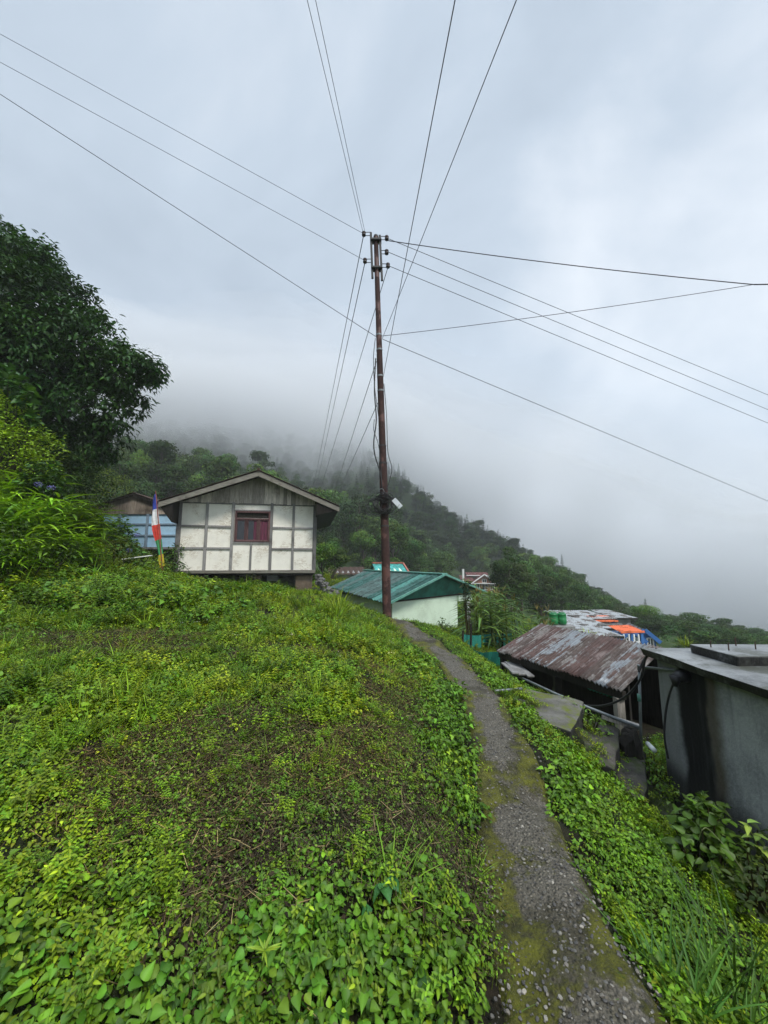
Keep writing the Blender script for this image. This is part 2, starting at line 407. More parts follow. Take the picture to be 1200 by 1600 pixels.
base = n.mix(n.math('MULTIPLY', n.ramp(vd, .50, .30), n.ramp(sepc.outputs[1], .35, .45)), base, stone)
base = n.mix(n.ramp(stain, .48, .62), base, n.mix(grit, (.022, .019, .012), (.066, .058, .032)))
mf = n.math('ADD', n.math('MULTIPLY', n.ramp(at, .15, .95), .38), n.math('MULTIPLY', n.ramp(n.noise(p, 2.7, 6, .66), .36, .64), .50))
mf = n.math('ADD', mf, n.math('MULTIPLY', n.ramp(sd_, .62, .05), .30))
mf = n.math('ADD', mf, n.math('MULTIPLY', n.noise(p, 26, 6, .78), .42))
moss = n.mix(n.ramp(n.noise(p, 9, 5, .7), .3, .7), (.036, .036, .006), (.150, .155, .009))
base = n.mix(n.ramp(mf, .60, .83), base, moss)
n.bump(n.math('ADD', n.math('ADD', n.math('MULTIPLY', n.ramp(vd, .6, .0), 1.0), n.math('MULTIPLY', grit, .8)), n.math('MULTIPLY', n.math('MULTIPLY', n.ramp(mf, .64, .84), n.noise(p, 70, 4, .75)), 2.4)), .9, .014)
M_PATH = n.done(base, n.ramp(stain, .3, .7, .55, .85), spec=.4)
path = link_mesh('path', me, M_PATH); tag(path, kind='structure')

# ---- haze (thin, even air round the whole scene) and the low cloud lying over the far spur
def volmat(name, dens, col, aniso=0.0):
    m = bpy.data.materials.new(name); m.use_nodes = True; t = m.node_tree; t.nodes.clear()
    o = t.nodes.new('ShaderNodeOutputMaterial'); v = t.nodes.new('ShaderNodeVolumePrincipled')
    v.inputs['Density'].default_value = dens; v.inputs['Color'].default_value = (*col, 1); v.inputs['Anisotropy'].default_value = aniso
    t.links.new(v.outputs[0], o.inputs['Volume']); return m
def build_haze():
    b = MB(); b.hexa([(-440, -440, -110), (440, -440, -110), (440, 440, -110), (-440, 440, -110)], [(-440, -440, 190), (440, -440, 190), (440, 440, 190), (-440, 440, 190)])
    o = b.build('haze', volmat('haze_air', .0009, (.96, .985, 1.0))); tag(o, kind='stuff')
CLOUD_SHELLS = [(0.0, .005, 52), (4.5, .008, 44), (9.0, .011, 37), (14.0, .013, 30)]     # rise above the under side, density, depth
def cloud_floor(x, y):
    """height of the cloud's under side: it hugs the spur, and thins out towards the viewer"""
    px = 600 + 600 * x / np.maximum(y, 1)
    # clearance over the ground as a function of the distance; the cloud comes nearer on the left, behind the first ridge
    left = np.clip((-x - 18) / 30, 0, 1)
    y0 = 150 - 40 * left - 44 * np.exp(-((px - 520) / 100) ** 2)
    cl = np.interp((y - y0), [-45, -25, -10, 5, 20, 40, 80], [40, 24, 15, 8, 0, -8, -20])
    nz = (fbm(x * .030 + 3, y * .03, 51, 4) - .5) * 34 + (fbm(x * .09, y * .09, 57, 4) - .5) * 20
    dip = -9 * np.exp(-((px - 485) / 65) ** 2) 
    return F(x, y) + 9 + cl + nz + dip
def build_cloud():
    xs = np.linspace(-230, 330, 170); ys = np.linspace(84, 330, 90)
    X, Y = np.meshgrid(xs, ys); base = cloud_floor(X, Y)
    e = np.minimum.reduce([(X - xs[0]) / 40, (xs[-1] - X) / 40, (Y - ys[0]) / 30, (ys[-1] - Y) / 30])
    for k, (off, dens, dep) in enumerate(CLOUD_SHELLS):
        off2 = off * (1 + .5 * (fbm(X * .05, Y * .05, 70 + k) - .5))
        top = np.maximum(F(X, Y), -40) + dep * (.6 + .8 * fbm(X * .02, Y * .02, 90 + k)) * np.clip(.35 + .65 * np.minimum(e, 1), 0, 1) + 12
        Z = np.maximum(base + off2, -70.0)
        Z = np.minimum(Z, top - 2)
        Z = Z * np.clip(e + .0, 0, 1) + (top - 2) * (1 - np.clip(e, 0, 1))
        ny, nx = X.shape
        co = np.concatenate([np.stack([X, Y, Z], -1).reshape(-1, 3), np.stack([X, Y, top], -1).reshape(-1, 3)])
        i = np.arange(ny - 1)[:, None]; j = np.arange(nx - 1)[None]; o = ny * nx
        q = np.stack([i * nx + j, i * nx + j + 1, (i + 1) * nx + j + 1, (i + 1) * nx + j], -1).reshape(-1, 4)
        sides = []
        ring = [(0, a) for a in range(nx)] + [(a, nx - 1) for a in range(1, ny)] + [(ny - 1, a) for a in range(nx - 2, -1, -1)] + [(a, 0) for a in range(ny - 2, 0, -1)]
        r_ = np.array([a * nx + b for a, b in ring]); r2 = np.roll(r_, -1)
        sides = np.stack([r2, r_, r_ + o, r2 + o], -1)
        q = np.concatenate([q[:, ::-1], q + o, sides])
        me = quad_mesh('low_cloud', co, q)
        c = link_mesh('low_cloud', me, volmat('cloud_%d' % k, dens, ((.74, .755, .775), (.80, .815, .835), (.92, .932, .945), (.96, .97, .98))[k])); tag(c, kind='stuff')
build_cloud()
build_haze()

# ================================================================== MATERIALS OF BUILT THINGS
def wood(name, a, b, stretch=(14, 14, 1.2), rough=.85, lichen=0.0):
    n = NT(name); p = n.pos(); oi = n.new('ShaderNodeObjectInfo')
    g = n.noise(p, 3, 6, .7, .6, stretch=stretch); s = n.noise(p, 1.6, 5, .6)
    c = n.mix(n.ramp(g, .28, .72), a, b)
    c = n.mix(n.ramp(s, .52, .72), c, n.mix(1.0, c, (.42, .40, .38), 'MULTIPLY'))
    isl = n.new('ShaderNodeNewGeometry').outputs['Random Per Island']; hv = n.new('ShaderNodeHueSaturation'); n.l.new(c, hv.inputs['Color']); n.l.new(n.ramp(isl, 0, 1, .62, 1.32), hv.inputs['Value']); c = hv.outputs[0]
    if lichen: c = n.mix(n.math('MULTIPLY', n.ramp(n.noise(p, 9, 5, .7), .52, .62), lichen), c, (.22, .23, .19))
    n.bump(g, .5, .006); return n.done(c, rough, spec=.25)
def plaster(name, col, dirt, crack=.7, streak=True):
    n = NT(name); p = n.pos()
    f = n.noise(p, 2.2, 6, .62); fine = n.noise(p, 22, 4, .65)
    c = n.mix(n.ramp(f, .35, .75), col, tuple(x * .87 for x in col))
    h = n.noise(p, 4.5, 6, .72, 1.2, stretch=(1.0, 1.0, 3.4))
    line = n.math('ABSOLUTE', n.math('SUBTRACT', h, .5))
    area = n.ramp(n.noise(p, 1.9, 4, .6), .44, .62)
    c = n.mix(n.math('MULTIPLY', n.math('MULTIPLY', n.ramp(line, .045, .005), area), crack), c, dirt)
    if streak:
        st = n.noise(p, 5, 5, .7, stretch=(3.2, 3.2, .25)); c = n.mix(n.math('MULTIPLY', n.ramp(st, .55, .8), .18), c, dirt)
    n.bump(n.math('ADD', fine, n.math('MULTIPLY', n.ramp(line, .02, 0), -.6)), .35, .006)
    return n.done(c, .9, spec=.2)
def tin(name, base, rust, amount, rough=.45, metal=.0, streak=(1, 1, 1), old=(.20, .22, .235)):
    """painted or galvanised roofing sheet with rust that has a shape of its own"""
    n = NT(name); p = n.pos()
    a = n.noise(p, 1.6, 4, .62, .4); b = n.noise(p, 13, 5, .7)
    c = n.mix(n.ramp(b, .35, .7), base, old)
    if streak != (1, 1, 1):
        mp = n.new('ShaderNodeMapping'); n.l.new(p, mp.inputs[0]); mp.inputs['Rotation'].default_value = (0, 0, -streak[0])
        st = n.noise(mp.outputs[0], 2.2, 5, .65, stretch=(.9, 11, .9)); a = n.math('ADD', n.math('MULTIPLY', a, .45), n.math('MULTIPLY', st, .55))
        c = n.mix(n.ramp(n.noise(mp.outputs[0], 3.1, 5, .7, stretch=(.7, 16, .7)), .50, .68), c, tuple(x * .42 for x in old))
    r = n.ramp(n.math('ADD', a, n.math('MULTIPLY', b, .25)), .78 - amount * .55, .84 - amount * .5)
    rc = n.mix(n.ramp(n.noise(p, 7, 5, .7), .3, .7), rust, tuple(x * .45 for x in rust))
    c = n.mix(r, c, rc); n.bump(b, .15, .004)
    return n.done(c, n.ramp(r, 0, 1, rough, .9), metal, spec=.5)
def concrete(name, col, dark, moss=None, band=None, rough=.85, scale=1.0, mlo=.58):
    n = NT(name); p = n.pos()
    a = n.noise(p, 1.4 * scale, 6, .65); b = n.noise(p, 9 * scale, 5, .7); d = n.noise(p, 45 * scale, 4, .7)
    c = n.mix(n.ramp(a, .32, .68), dark, col)
    c = n.mix(n.math('MULTIPLY', n.ramp(b, .5, .75), .6), c, dark)
    c = n.mix(n.math('MULTIPLY', n.ramp(d, .4, .7), .25), c, tuple(x * 1.5 for x in col))
    if moss: c = n.mix(n.ramp(n.math('ADD', n.noise(p, 2.1, 6, .7), n.math('MULTIPLY', d, .2)), mlo, mlo + .13), c, moss)
    if band: c = band(n, c, p)
    n.bump(n.math('ADD', n.math('MULTIPLY', b, .7), d), .55, .012)
    return n.done(c, rough, spec=.35)
M_WOOD = wood('weathered_grey_wood', (.27, .245, .215), (.60, .555, .49))
M_WOODX = wood('weathered_bargeboard', (.17, .155, .135), (.36, .335, .285), stretch=(1.2, 14, 14), lichen=.7)
M_FRAME = wood('grey_painted_timber', (.155, .155, .155), (.27, .262, .25))
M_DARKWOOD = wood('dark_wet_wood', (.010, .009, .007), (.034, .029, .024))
M_EAVESHADE = wood('black_eave_shade', (.006, .005, .004), (.022, .018, .015))  # near-black, for the wedges that stand in for eave shade
M_WINWOOD = wood('maroon_window_wood', (.075, .035, .038), (.15, .085, .085))
M_WHITE = plaster('limewashed_panel', (.86, .84, .75), (.34, .26, .16), .75)
M_BLUEP = plaster('pale_blue_panel', (.42, .66, .86), (.25, .33, .38), .5)
M_BLUEF = wood('blue_grey_timber', (.12, .17, .22), (.24, .31, .38))
M_PALEG = plaster('pale_green_plaster', (.62, .75, .60), (.30, .37, .24), .35)
M_DARKTIN = tin('dark_rusted_tin', (.05, .048, .046), (.06, .032, .02), .7, .7, old=(.07, .066, .06))
M_GREENTIN = tin('green_painted_tin', (.010, .085, .068), (.02, .09, .075), .35, .5, old=(.016, .07, .058))
M_GREENTIN2 = tin('light_green_tin', (.035, .185, .15), (.06, .19, .16), .35, .5, old=(.045, .155, .13))
M_GREENTIN3 = tin('dusty_green_tin', (.045, .11, .098), (.07, .12, .11), .45, .55, old=(.05, .095, .085))
M_GREENEDGE = plain('pale_green_flashing', (.10, .28, .22), .5, .25, 8, .1)
M_GREENGAB = plain('dark_green_gable', (.012, .13, .095), .7, .4, 3, .2)
M_TEALTIN = tin('bright_teal_tin', (.045, .40, .36), (.06, .33, .30), .4, .4, old=(.05, .36, .33))
M_REDEDGE = plain('brick_red_ridge', (.32, .11, .075), .7, .3, 6, .2)
M_REDTIN = tin('maroon_tin', (.20, .055, .045), (.12, .035, .03), .5, .5, old=(.16, .05, .042))
M_BRICKW = plain('brown_brick_wall', (.30, .135, .08), .85, .4, 5, .4)
M_WHITEB = plain('white_painted_board', (.78, .79, .78), .6, .12, 5, .1)
M_GREYTIN = tin('weathered_pale_tin', (.40, .42, .425), (.20, .17, .15), .30, .5, old=(.42, .44, .45))
M_ORANGE = tin('orange_tin', (.80, .17, .055), (.62, .13, .05), .3, .5, old=(.76, .16, .05))
M_BLUEW = plaster('blue_house_wall', (.05, .16, .42), (.03, .07, .16), .3)
M_GREYW = concrete('grey_render', (.27, .27, .265), (.16, .16, .155))
M_PIER = concrete('brown_pier_stone', (.21, .16, .115), (.07, .055, .04))
M_STONE = concrete('rubble_stone', (.19, .185, .175), (.06, .058, .052), scale=3)
def mould_edges(n, c, p):  # patchy dark on steep faces: mould on the slab, darker risers on the steps
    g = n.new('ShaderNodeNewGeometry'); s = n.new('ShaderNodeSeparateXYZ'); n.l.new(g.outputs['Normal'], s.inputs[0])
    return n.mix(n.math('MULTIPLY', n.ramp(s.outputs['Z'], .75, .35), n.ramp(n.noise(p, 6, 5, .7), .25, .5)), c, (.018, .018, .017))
M_STEP = concrete('wet_step_concrete', (.085, .078, .066), (.022, .020, .016), moss=(.035, .05, .008), band=mould_edges, scale=2, mlo=.54)
M_LAND = concrete('mossy_landing', (.15, .145, .13), (.05, .047, .036), moss=(.095, .115, .010), band=mould_edges, scale=1.7, mlo=.56)
def tank_band(n, c, p):
    s = n.new('ShaderNodeSeparateXYZ'); n.l.new(p, s.inputs[0])
    wob = n.math('MULTIPLY', n.math('SUBTRACT', n.noise(p, 2.6, 5, .6), .5), .16)
    y = n.math('ADD', n.math('ADD', s.outputs['Y'], -.12), wob)
    brown = n.math('MULTIPLY', n.ramp(y, 3.13, 3.25), n.ramp(y, 3.44, 3.36))
    dark = n.math('MULTIPLY', n.ramp(y, 3.28, 3.33), n.ramp(y, 3.66, 3.58))
    c = n.mix(n.math('MULTIPLY', n.ramp(y, 3.6, 3.72), .7), c, (.20, .21, .20))
    c = n.mix(n.math('MULTIPLY', brown, .8), c, (.055, .036, .010))
    c = n.mix(dark, c, (.004, .004, .004))
    st = n.noise(p, 4, 6, .7, stretch=(3, 3, .22)); c = n.mix(n.math('MULTIPLY', n.ramp(st, .50, .72), .35), c, (.07, .078, .08))
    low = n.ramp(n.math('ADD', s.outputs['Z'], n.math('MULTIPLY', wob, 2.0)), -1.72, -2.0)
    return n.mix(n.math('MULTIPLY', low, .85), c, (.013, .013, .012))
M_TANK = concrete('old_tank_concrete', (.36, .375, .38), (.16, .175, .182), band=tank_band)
M_SLAB = concrete('wet_slab_concrete', (.25, .262, .265), (.085, .09, .09), moss=(.075, .08, .065), band=mould_edges, rough=.4)
M_STEEL = plain('galvanised_pipe', (.20, .22, .225), .45, .3, 12, .1, metal=.35)
M_REBAR = plain('rusty_rebar', (.06, .035, .025), .8, .3, 20, .3)
M_BLACK = plain('black_rubber', (.012, .012, .013), .5, .2, 10, .05)
M_CABLE = plain('dark_cable', (.022, .021, .022), .55, .2, 10, .05)
M_WIRE = plain('aluminium_wire', (.085, .085, .095), .5, .2, 10, 0)
M_IRON = plain('tarred_iron', (.022, .024, .024), .6, .3, 10, .2)
M_PORC = plain('brown_porcelain', (.055, .035, .028), .25, .3, 10, .05)
M_POLE = tin('red_oxide_pole', (.105, .042, .032), (.05, .022, .018), .45, .55, old=(.075, .033, .027))
M_BOXM = plain('grey_box_plastic', (.55, .58, .60), .5, .1, 5, .05)
M_NET = plain('teal_shade_net', (.010, .20, .155), .8, .35, 60, .4)
M_DRUM = plain('green_drum_plastic', (.012, .19, .055), .35, .15, 4, .05)
M_CURT = plain('pink_curtain', (.12, .028, .055), .9, .4, 4, .2, stretch=(9, 9, .6))
def glassmat(name, col):
    n = NT(name); n.bump(n.noise(n.pos(), 2.5, 3), .05, .02); return n.done(col, .06, spec=.7)
M_GLASS = glassmat('dark_window_glass', (.012, .014, .018))
def cloth(name, col): return plain(name, col, .9, .22, 9, .3)

def corr(mb, a, b, c, d, waves, amp, nl=6, sag=0.0, seed=0):
    """corrugated sheet: waves counted from a to b, lines running from a to d (and from b to c); has a real thickness"""
    a, b, c, d = map(lambda q: np.array(q, float), (a, b, c, d)); nu = waves * 6 + 1
    nrm = np.cross(b - a, d - a); nrm /= np.linalg.norm(nrm)
    if nrm[2] < 0: nrm = -nrm
    top = []; rng = random.Random(seed)
    for j in range(nl):
        v = j / (nl - 1)
        for i in range(nu):
            u = i / (nu - 1)
            q = (a * (1 - u) + b * u) * (1 - v) + (d * (1 - u) + c * u) * v
            q = q + nrm * (amp * math.sin(2 * math.pi * waves * u) - sag * 4 * v * (1 - v) + (fbm(u * waves * .3 + seed, v * 3, 3) - .5) * amp * .9)
            top.append(q)
    bot = [q - nrm * .006 for q in top]; k = len(top)
    fs = []
    for j in range(nl - 1):
        for i in range(nu - 1):
            f = (j * nu + i, j * nu + i + 1, (j + 1) * nu + i + 1, (j + 1) * nu + i)
            fs.append(f); fs.append(tuple(x + k for x in f[::-1]))
    ring = list(range(nu)) + [(j + 1) * nu - 1 for j in range(1, nl)] + [(nl - 1) * nu + i for i in range(nu - 2, -1, -1)] + [j * nu for j in range(nl - 2, 0, -1)]
    for x, y in zip(ring, ring[1:] + ring[:1]): fs.append((y, x, x + k, y + k))
    return mb.add(top + bot, fs)
def planks(mb, poly_top, x0, x1, z0, y, th, wd, seed=0):
    """vertical boards between x0 and x1, from z0 up to poly_top(x)"""
    rng = random.Random(seed); x = x0
    while x < x1 - .01:
        w_ = min(wd * rng.uniform(.8, 1.2), x1 - x); xa, xb = x + .003, x + w_ - .003; dy = rng.uniform(-.006, .006); zb = z0 - rng.uniform(0, .02)
        q = lambda X, Z, Y: (X, Y, Z)
        mb.hexa([q(xa, zb, y + dy), q(xb, zb, y + dy), q(xb, zb, y + dy + th), q(xa, zb, y + dy + th)],
                [q(xa, poly_top(xa), y + dy), q(xb, poly_top(xb), y + dy), q(xb, poly_top(xb), y + dy + th), q(xa, poly_top(xa), y + dy + th)])
        x += w_

# ================================================================== THE WHITE HUT
def hut():
    Y = 12.5; X = lambda px: P(px, 840, Y)[0]; Z = lambda py: P(600, py, Y)[2]
    xl, xr = X(285.5), X(491); zb, zt = Z(891), Z(786); D = 4.6
    t = thing('wooden_hut', ((xl + xr) / 2, Y, Z(925)), 'white panelled timber hut on piers with a weathered plank gable', 'hut')
    b = MB(); b.hexa([(xl + .02, Y + .05, zb), (xr - .02, Y + .05, zb), (xr - .02, Y + D, zb), (xl + .02, Y + D, zb)], [(xl + .02, Y + .05, zt), (xr - .02, Y + .05, zt), (xr - .02, Y + D, zt), (xl + .02, Y + D, zt)])
    b.build('wall', M_WHITE, t)
    f = MB(); wpx = 600 / Y
    def post(px, py0, py1, wd, yo=.0, th=.06): f.box((X(px), Y + th / 2 + yo, (Z(py0) + Z(py1)) / 2), (wd, th, Z(py0) - Z(py1)))
    def rail(px0, px1, py, ht, yo=.006, th=.05): f.box(((X(px0) + X(px1)) / 2, Y + th / 2 + yo, Z(py)), (X(px1) - X(px0), th, ht))
    for px, wd in ((286.3, .13), (325.5, .085), (363.5, .085), (422, .085), (456, .08), (490, .12)): post(px, 785, 892, wd)
    post(392.5, 848, 891, .06)
    for py, ht in ((823.5, .065), (857, .065)):
        rail(288.5, 324, py, ht); rail(327, 362, py, ht); rail(424, 454.5, py + .5, ht); rail(457.5, 488, py + .5, ht)
    rail(365.2, 420.3, 847.8, .06); rail(288, 489, 787.3, .06, .012); rail(365, 420.5, 797.5, .045)
    f.build('timber_frame', M_FRAME, t, bevel=.006, jitter=.006, seed=3)
    k = MB(); k.box(((xl + xr) / 2, Y + .07, Z(893.5)), (xr - xl + .06, .16, .10)); k.build('floor_beam', M_WOODX, t, bevel=.01, jitter=.008)
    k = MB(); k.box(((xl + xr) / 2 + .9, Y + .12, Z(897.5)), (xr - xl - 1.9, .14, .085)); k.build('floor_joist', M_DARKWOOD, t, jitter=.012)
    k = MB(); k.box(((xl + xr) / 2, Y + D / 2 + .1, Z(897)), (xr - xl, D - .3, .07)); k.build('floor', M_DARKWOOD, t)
    for px, wd, dp, top, bot, m in ((474.5, .56, .55, 899, 938, M_PIER), (403, .22, .3, 899, 935, M_PIER), (318, .3, .3, 899, 925, M_PIER)):
        k = MB(); zz0, zz1 = Z(bot), Z(top) - .01; k.box((X(px), Y + .2 + dp / 2, (zz0 + zz1) / 2), (wd, dp, zz1 - zz0)); k.build('pier', m, t, bevel=.03, jitter=.015, seed=int(px))
    for px in (310, 395, 470):
        k = MB(); zz0, zz1 = Z(960), Z(899); k.box((X(px), Y + D - .3, (zz0 + zz1) / 2), (.25, .25, zz1 - zz0)); k.build('pier', M_PIER, t, bevel=.02)
    k = MB(); k.box((X(412), Y + 3.4, Z(908)), (.42, .02, .30)); k.build('underfloor_board', M_WHITEB, t)
    k = MB(); k.box(((xl + xr) / 2, Y + D - .6, Z(925)), (xr - xl - .1, .12, 1.3)); k.build('retaining_wall', M_STONE, t, jitter=.03)
    # roof
    YF, YB = 11.85, Y + D + .4
    A = P(397, 736, YF); Lt = P(252.5, 789, YF); Rt = P(523.5, 789, YF)
    up = .055
    rf = MB()
    for a, e, s in ((A, Lt, 1), (A, Rt, -1)):
        ra = np.array((a[0], YF - .04, a[2] + up)); re = np.array((e[0], YF - .04, e[2] + up)); off = np.array((0, YB - YF + .04, 0))
        corr(rf, ra, ra + off, re + off, re, 32, .012, nl=5, seed=s + 2)
    rf.build('roof', M_DARKTIN, t)
    k = MB(); k.tube([(A[0], YF - .05, A[2] + up + .01), (A[0], YB, A[2] + up + .01)], .05, 8); k.build('ridge_cap', M_DARKTIN, t)
    for e in (Lt, Rt):
        k = MB(); dz = .15
        k.hexa([(A[0], YF, A[2] - dz), (e[0], YF, e[2] - dz * .95), (e[0], YF + .035, e[2] - dz * .95), (A[0], YF + .035, A[2] - dz)], [(A[0], YF, A[2] + .02), (e[0], YF, e[2] + .02), (e[0], YF + .035, e[2] + .02), (A[0], YF + .035, A[2] + .02)])
        k.build('bargeboard', M_WOODX, t, bevel=.006)
    for e, xw, pz in ((Lt, xl, 821), (Rt, xr, 806)):      # black wedges added to give the shade under the eaves
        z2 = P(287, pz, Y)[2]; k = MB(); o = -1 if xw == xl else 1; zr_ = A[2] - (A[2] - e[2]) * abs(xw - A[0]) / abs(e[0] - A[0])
        k.prism([(e[0] - o * .02, YF + .05, e[2] - .09), (xw + o * .004, YF + .05, zr_ - .02), (xw + o * .004, YF + .05, z2)], (0, YB - YF - .15, 0)); k.build('eave_shade_wedge', M_EAVESHADE, t)
    # gable boards
    slope_l = (A[2] - Lt[2]) / (A[0] - Lt[0]); slope_r = (A[2] - Rt[2]) / (Rt[0] - A[0])
    ztop = lambda x: A[2] - .03 - (slope_l * (A[0] - x) if x < A[0] else slope_r * (x - A[0]))
    g = MB(); planks(g, ztop, xl + .03, xr - .03, zt - .01, Y + .0, .03, .13, 4); g.build('gable', M_WOOD, t)
    g = MB(); g.prism([(xl + .05, Y + D, zt), (xr - .05, Y + D, zt), (A[0], Y + D, A[2] - .05)], (0, .03, 0)); g.build('gable', M_WOOD, t)
    # window
    x0, x1, z0, z1 = X(367), X(420), Z(846.3), Z(798.5)
    w_ = MB(); d = .055; y0 = Y - .02; cw, ch = (x0 + x1) / 2, (z0 + z1) / 2
    w_.box((x0 + d / 2, y0 + .05, ch), (d, .1, z1 - z0)); w_.box((x1 - d / 2, y0 + .05, ch), (d, .1, z1 - z0))
    zi = Z(811)
    w_.box((cw, y0 + .047, z0 + d / 2), (x1 - x0 - 2 * d, .094, d)); w_.box((cw, y0 + .047, z1 - .03), (x1 - x0 - 2 * d, .094, .06)); w_.box((cw, y0 + .047, zi), (x1 - x0 - 2 * d, .094, .05))
    xm1, xm2 = X(384.3), X(402.5)
    w_.box((xm1, y0 + .046, (z0 + zi) / 2), (.075, .09, zi - z0)); w_.box((xm2, y0 + .046, (z0 + zi) / 2), (.075, .09, zi - z0))
    fr = w_.build('window', M_WINWOOD, t, bevel=.005)
    k = MB(); k.box((cw, y0 + .066, (z0 + zi) / 2), (x1 - x0 - .1, .006, zi - z0 - .06)); k.build('backing', M_GLASS, fr)
    k = MB(); k.box((cw, y0 + .075, (zi + z1) / 2), (x1 - x0 - 2 * d, .02, z1 - zi - .08)); k.build('transom_board', M_DARKWOOD, fr)
    for a, b_, m in ((x0 + d, xm1 - .0375, M_GLASS), (xm1 + .0375, xm2 - .0375, M_GLASS), (xm2 + .0375, x1 - d, M_GLASS)):
        s = MB(); wd = .022; zc = (z0 + zi) / 2; hh = zi - z0 - .08
        s.box((a + wd / 2, y0 + .045, zc), (wd, .03, hh)); s.box((b_ - wd / 2, y0 + .045, zc), (wd, .03, hh)); s.box(((a + b_) / 2, y0 + .045, zc - hh / 2 + wd / 2), (b_ - a - 2 * wd, .028, wd)); s.box(((a + b_) / 2, y0 + .045, zc + hh / 2 - wd / 2), (b_ - a - 2 * wd, .028, wd))
        so_ = s.build('sash', M_WINWOOD, fr)
    for a, b_ in ((x0 + d, xm1), (xm1, xm2)):
        k = MB(); k.box(((a + b_) / 2, y0 + .06, (z0 + zi) / 2), (b_ - a - .03, .008, zi - z0 - .05)); k.build('pane', M_GLASS, fr)
    def curtain(a, b_, y):
        k = MB(); nn = 40; vs = []
        for i in range(nn + 1):
            u = i / nn; x = a + (b_ - a) * u; yy = y + .005 * math.sin(u * 9 + 3 * math.sin(u * 4)) + .0035 * math.sin(u * 31 + 2 * math.sin(u * 7))
            vs += [(x, yy, z0 + .03), (x, yy, zi - .02), (x, yy + .004, z0 + .03), (x, yy + .004, zi - .02)]
        fs = []
        for i in range(nn): o = i * 4; fs += [(o, o + 4, o + 5, o + 1), (o + 3, o + 7, o + 6, o + 2)]
        k.add(vs, fs); k.build('curtain', M_CURT, fr, smooth=True)
    curtain(xm2 + .055, x1 - d - .005, y0 + .050); curtain(xm2 - .15, xm2 - .06, y0 + .046)
    t.rotation_euler.z = R(11)
hut()

# rubble stones banked against the hut's right corner
def stone_mesh(seed, sx, sy, sz):
    rng = random.Random(seed); import bmesh
    bm = bmesh.new(); bmesh.ops.create_icosphere(bm, subdivisions=2, radius=.5)
    for v in bm.verts:
        q = v.co.copy(); k = 1 + .35 * (fbm(q.x * 2 + seed, q.y * 2 + q.z * 1.7, seed) - .5); v.co = Vector((max(-.40, min(.40, q.x)) * sx * k, max(-.40, min(.40, q.y)) * sy * k, max(-.36, min(.36, q.z)) * sz * k))
    me = bpy.data.meshes.new('rubble_stone'); bm.to_mesh(me); bm.free(); me.materials.append(M_STONE); return me
stone_me = [stone_mesh(s, 1, .8, .6) for s in range(4)]
rng = random.Random(8)
for k in range(40):
    px = rng.uniform(494, 526); Y_ = rng.uniform(12.2, 13.3); x = P(px, 900, Y_)[0]; s = rng.uniform(.14, .30)
    top = np.interp(px, [494, 505, 526], [895, 903, 926]); py = rng.uniform(top, 930)
    o = bpy.data.objects.new('rubble_stone', stone_me[k % 4]); COL.objects.link(o); o.location = (x, Y_, P(px, py, Y_)[2]); o.scale = (s, s, s * .8); o.rotation_euler = (rng.uniform(-.3, .3), rng.uniform(-.3, .3), rng.uniform(0, 6))
    tag(o, "grey stone in the rubble bank at the hut's right corner", 'stone', 'rubble stones beside the hut')

# ================================================================== BLUE SHED
def blue_shed():
    Y = 15.8; X = lambda px: P(px, 820, Y)[0]; Z = lambda py: P(600, py, Y)[2]
    xl, xr, xa = X(138), X(279), X(207); zb, zt = Z(855), Z(802.5); D = 4.5
    t = thing('blue_shed', ((xl + xr) / 2, Y + D / 2, Z(875)), 'pale blue panelled shed with grey plank gable behind the prayer flag', 'shed')
    b = MB(); b.box(((xl + xr) / 2, Y + D / 2 + .05, (zb + zt) / 2), (xr - xl - .04, D, zt - zb)); b.build('wall', M_BLUEP, t)
    f = MB()
    for px in (140, 185, 229.5, 277): f.box((X(px), Y + .03, (zb + zt) / 2), (.10, .07, zt - zb))
    for py in (803, 819, 836.5): 
        for a, c in ((140, 185), (185, 229.5), (229.5, 277)): f.box(((X(a) + X(c)) / 2, Y + .034, Z(py)), (X(c) - X(a) - .1, .055, .07))
    f.build('timber_frame', M_BLUEF, t, bevel=.006)
    k = MB(); k.box(((xl + xr) / 2, Y + .06, Z(856.5)), (xr - xl + .06, .18, .09)); k.build('floor_beam', M_FRAME, t)
    k = MB(); k.box(((xl + xr) / 2, Y + D / 2 + .2, Z(866)), (xr - xl - .1, D - .4, .5)); k.build('base', M_STONE, t)
    YF = Y - .16; A = P(207.5, 769, YF); Rt = P(290, 799, YF); Lt = (2 * A[0] - Rt[0], YF, Rt[2])
    rf = MB(); off = np.array((0, D + .8, 0))
    for e, s in ((Lt, 1), (Rt, 2)): corr(rf, np.array(A), np.array(A) + off, np.array(e) + off, np.array(e), 30, .012, nl=4, seed=s)
    rf.build('roof', M_DARKTIN, t)
    for e in (Lt, Rt):
        k = MB(); k.hexa([(A[0], YF + .02, A[2] - .12), (e[0], YF + .02, e[2] - .12), (e[0], YF + .05, e[2] - .12), (A[0], YF + .05, A[2] - .12)], [(A[0], YF + .02, A[2] - .02), (e[0], YF + .02, e[2] - .02), (e[0], YF + .05, e[2] - .02), (A[0], YF + .05, A[2] - .02)]); k.build('bargeboard', M_DARKWOOD, t)
    sl = (A[2] - Rt[2]) / (Rt[0] - A[0]); g = MB(); planks(g, lambda x: A[2] - .04 - sl * abs(x - A[0]), xl, xr, zt - .01, Y, .03, .14, 9); g.build('gable', wood('brown_grey_gable', (.20, .16, .125), (.42, .36, .30)), t)
blue_shed()

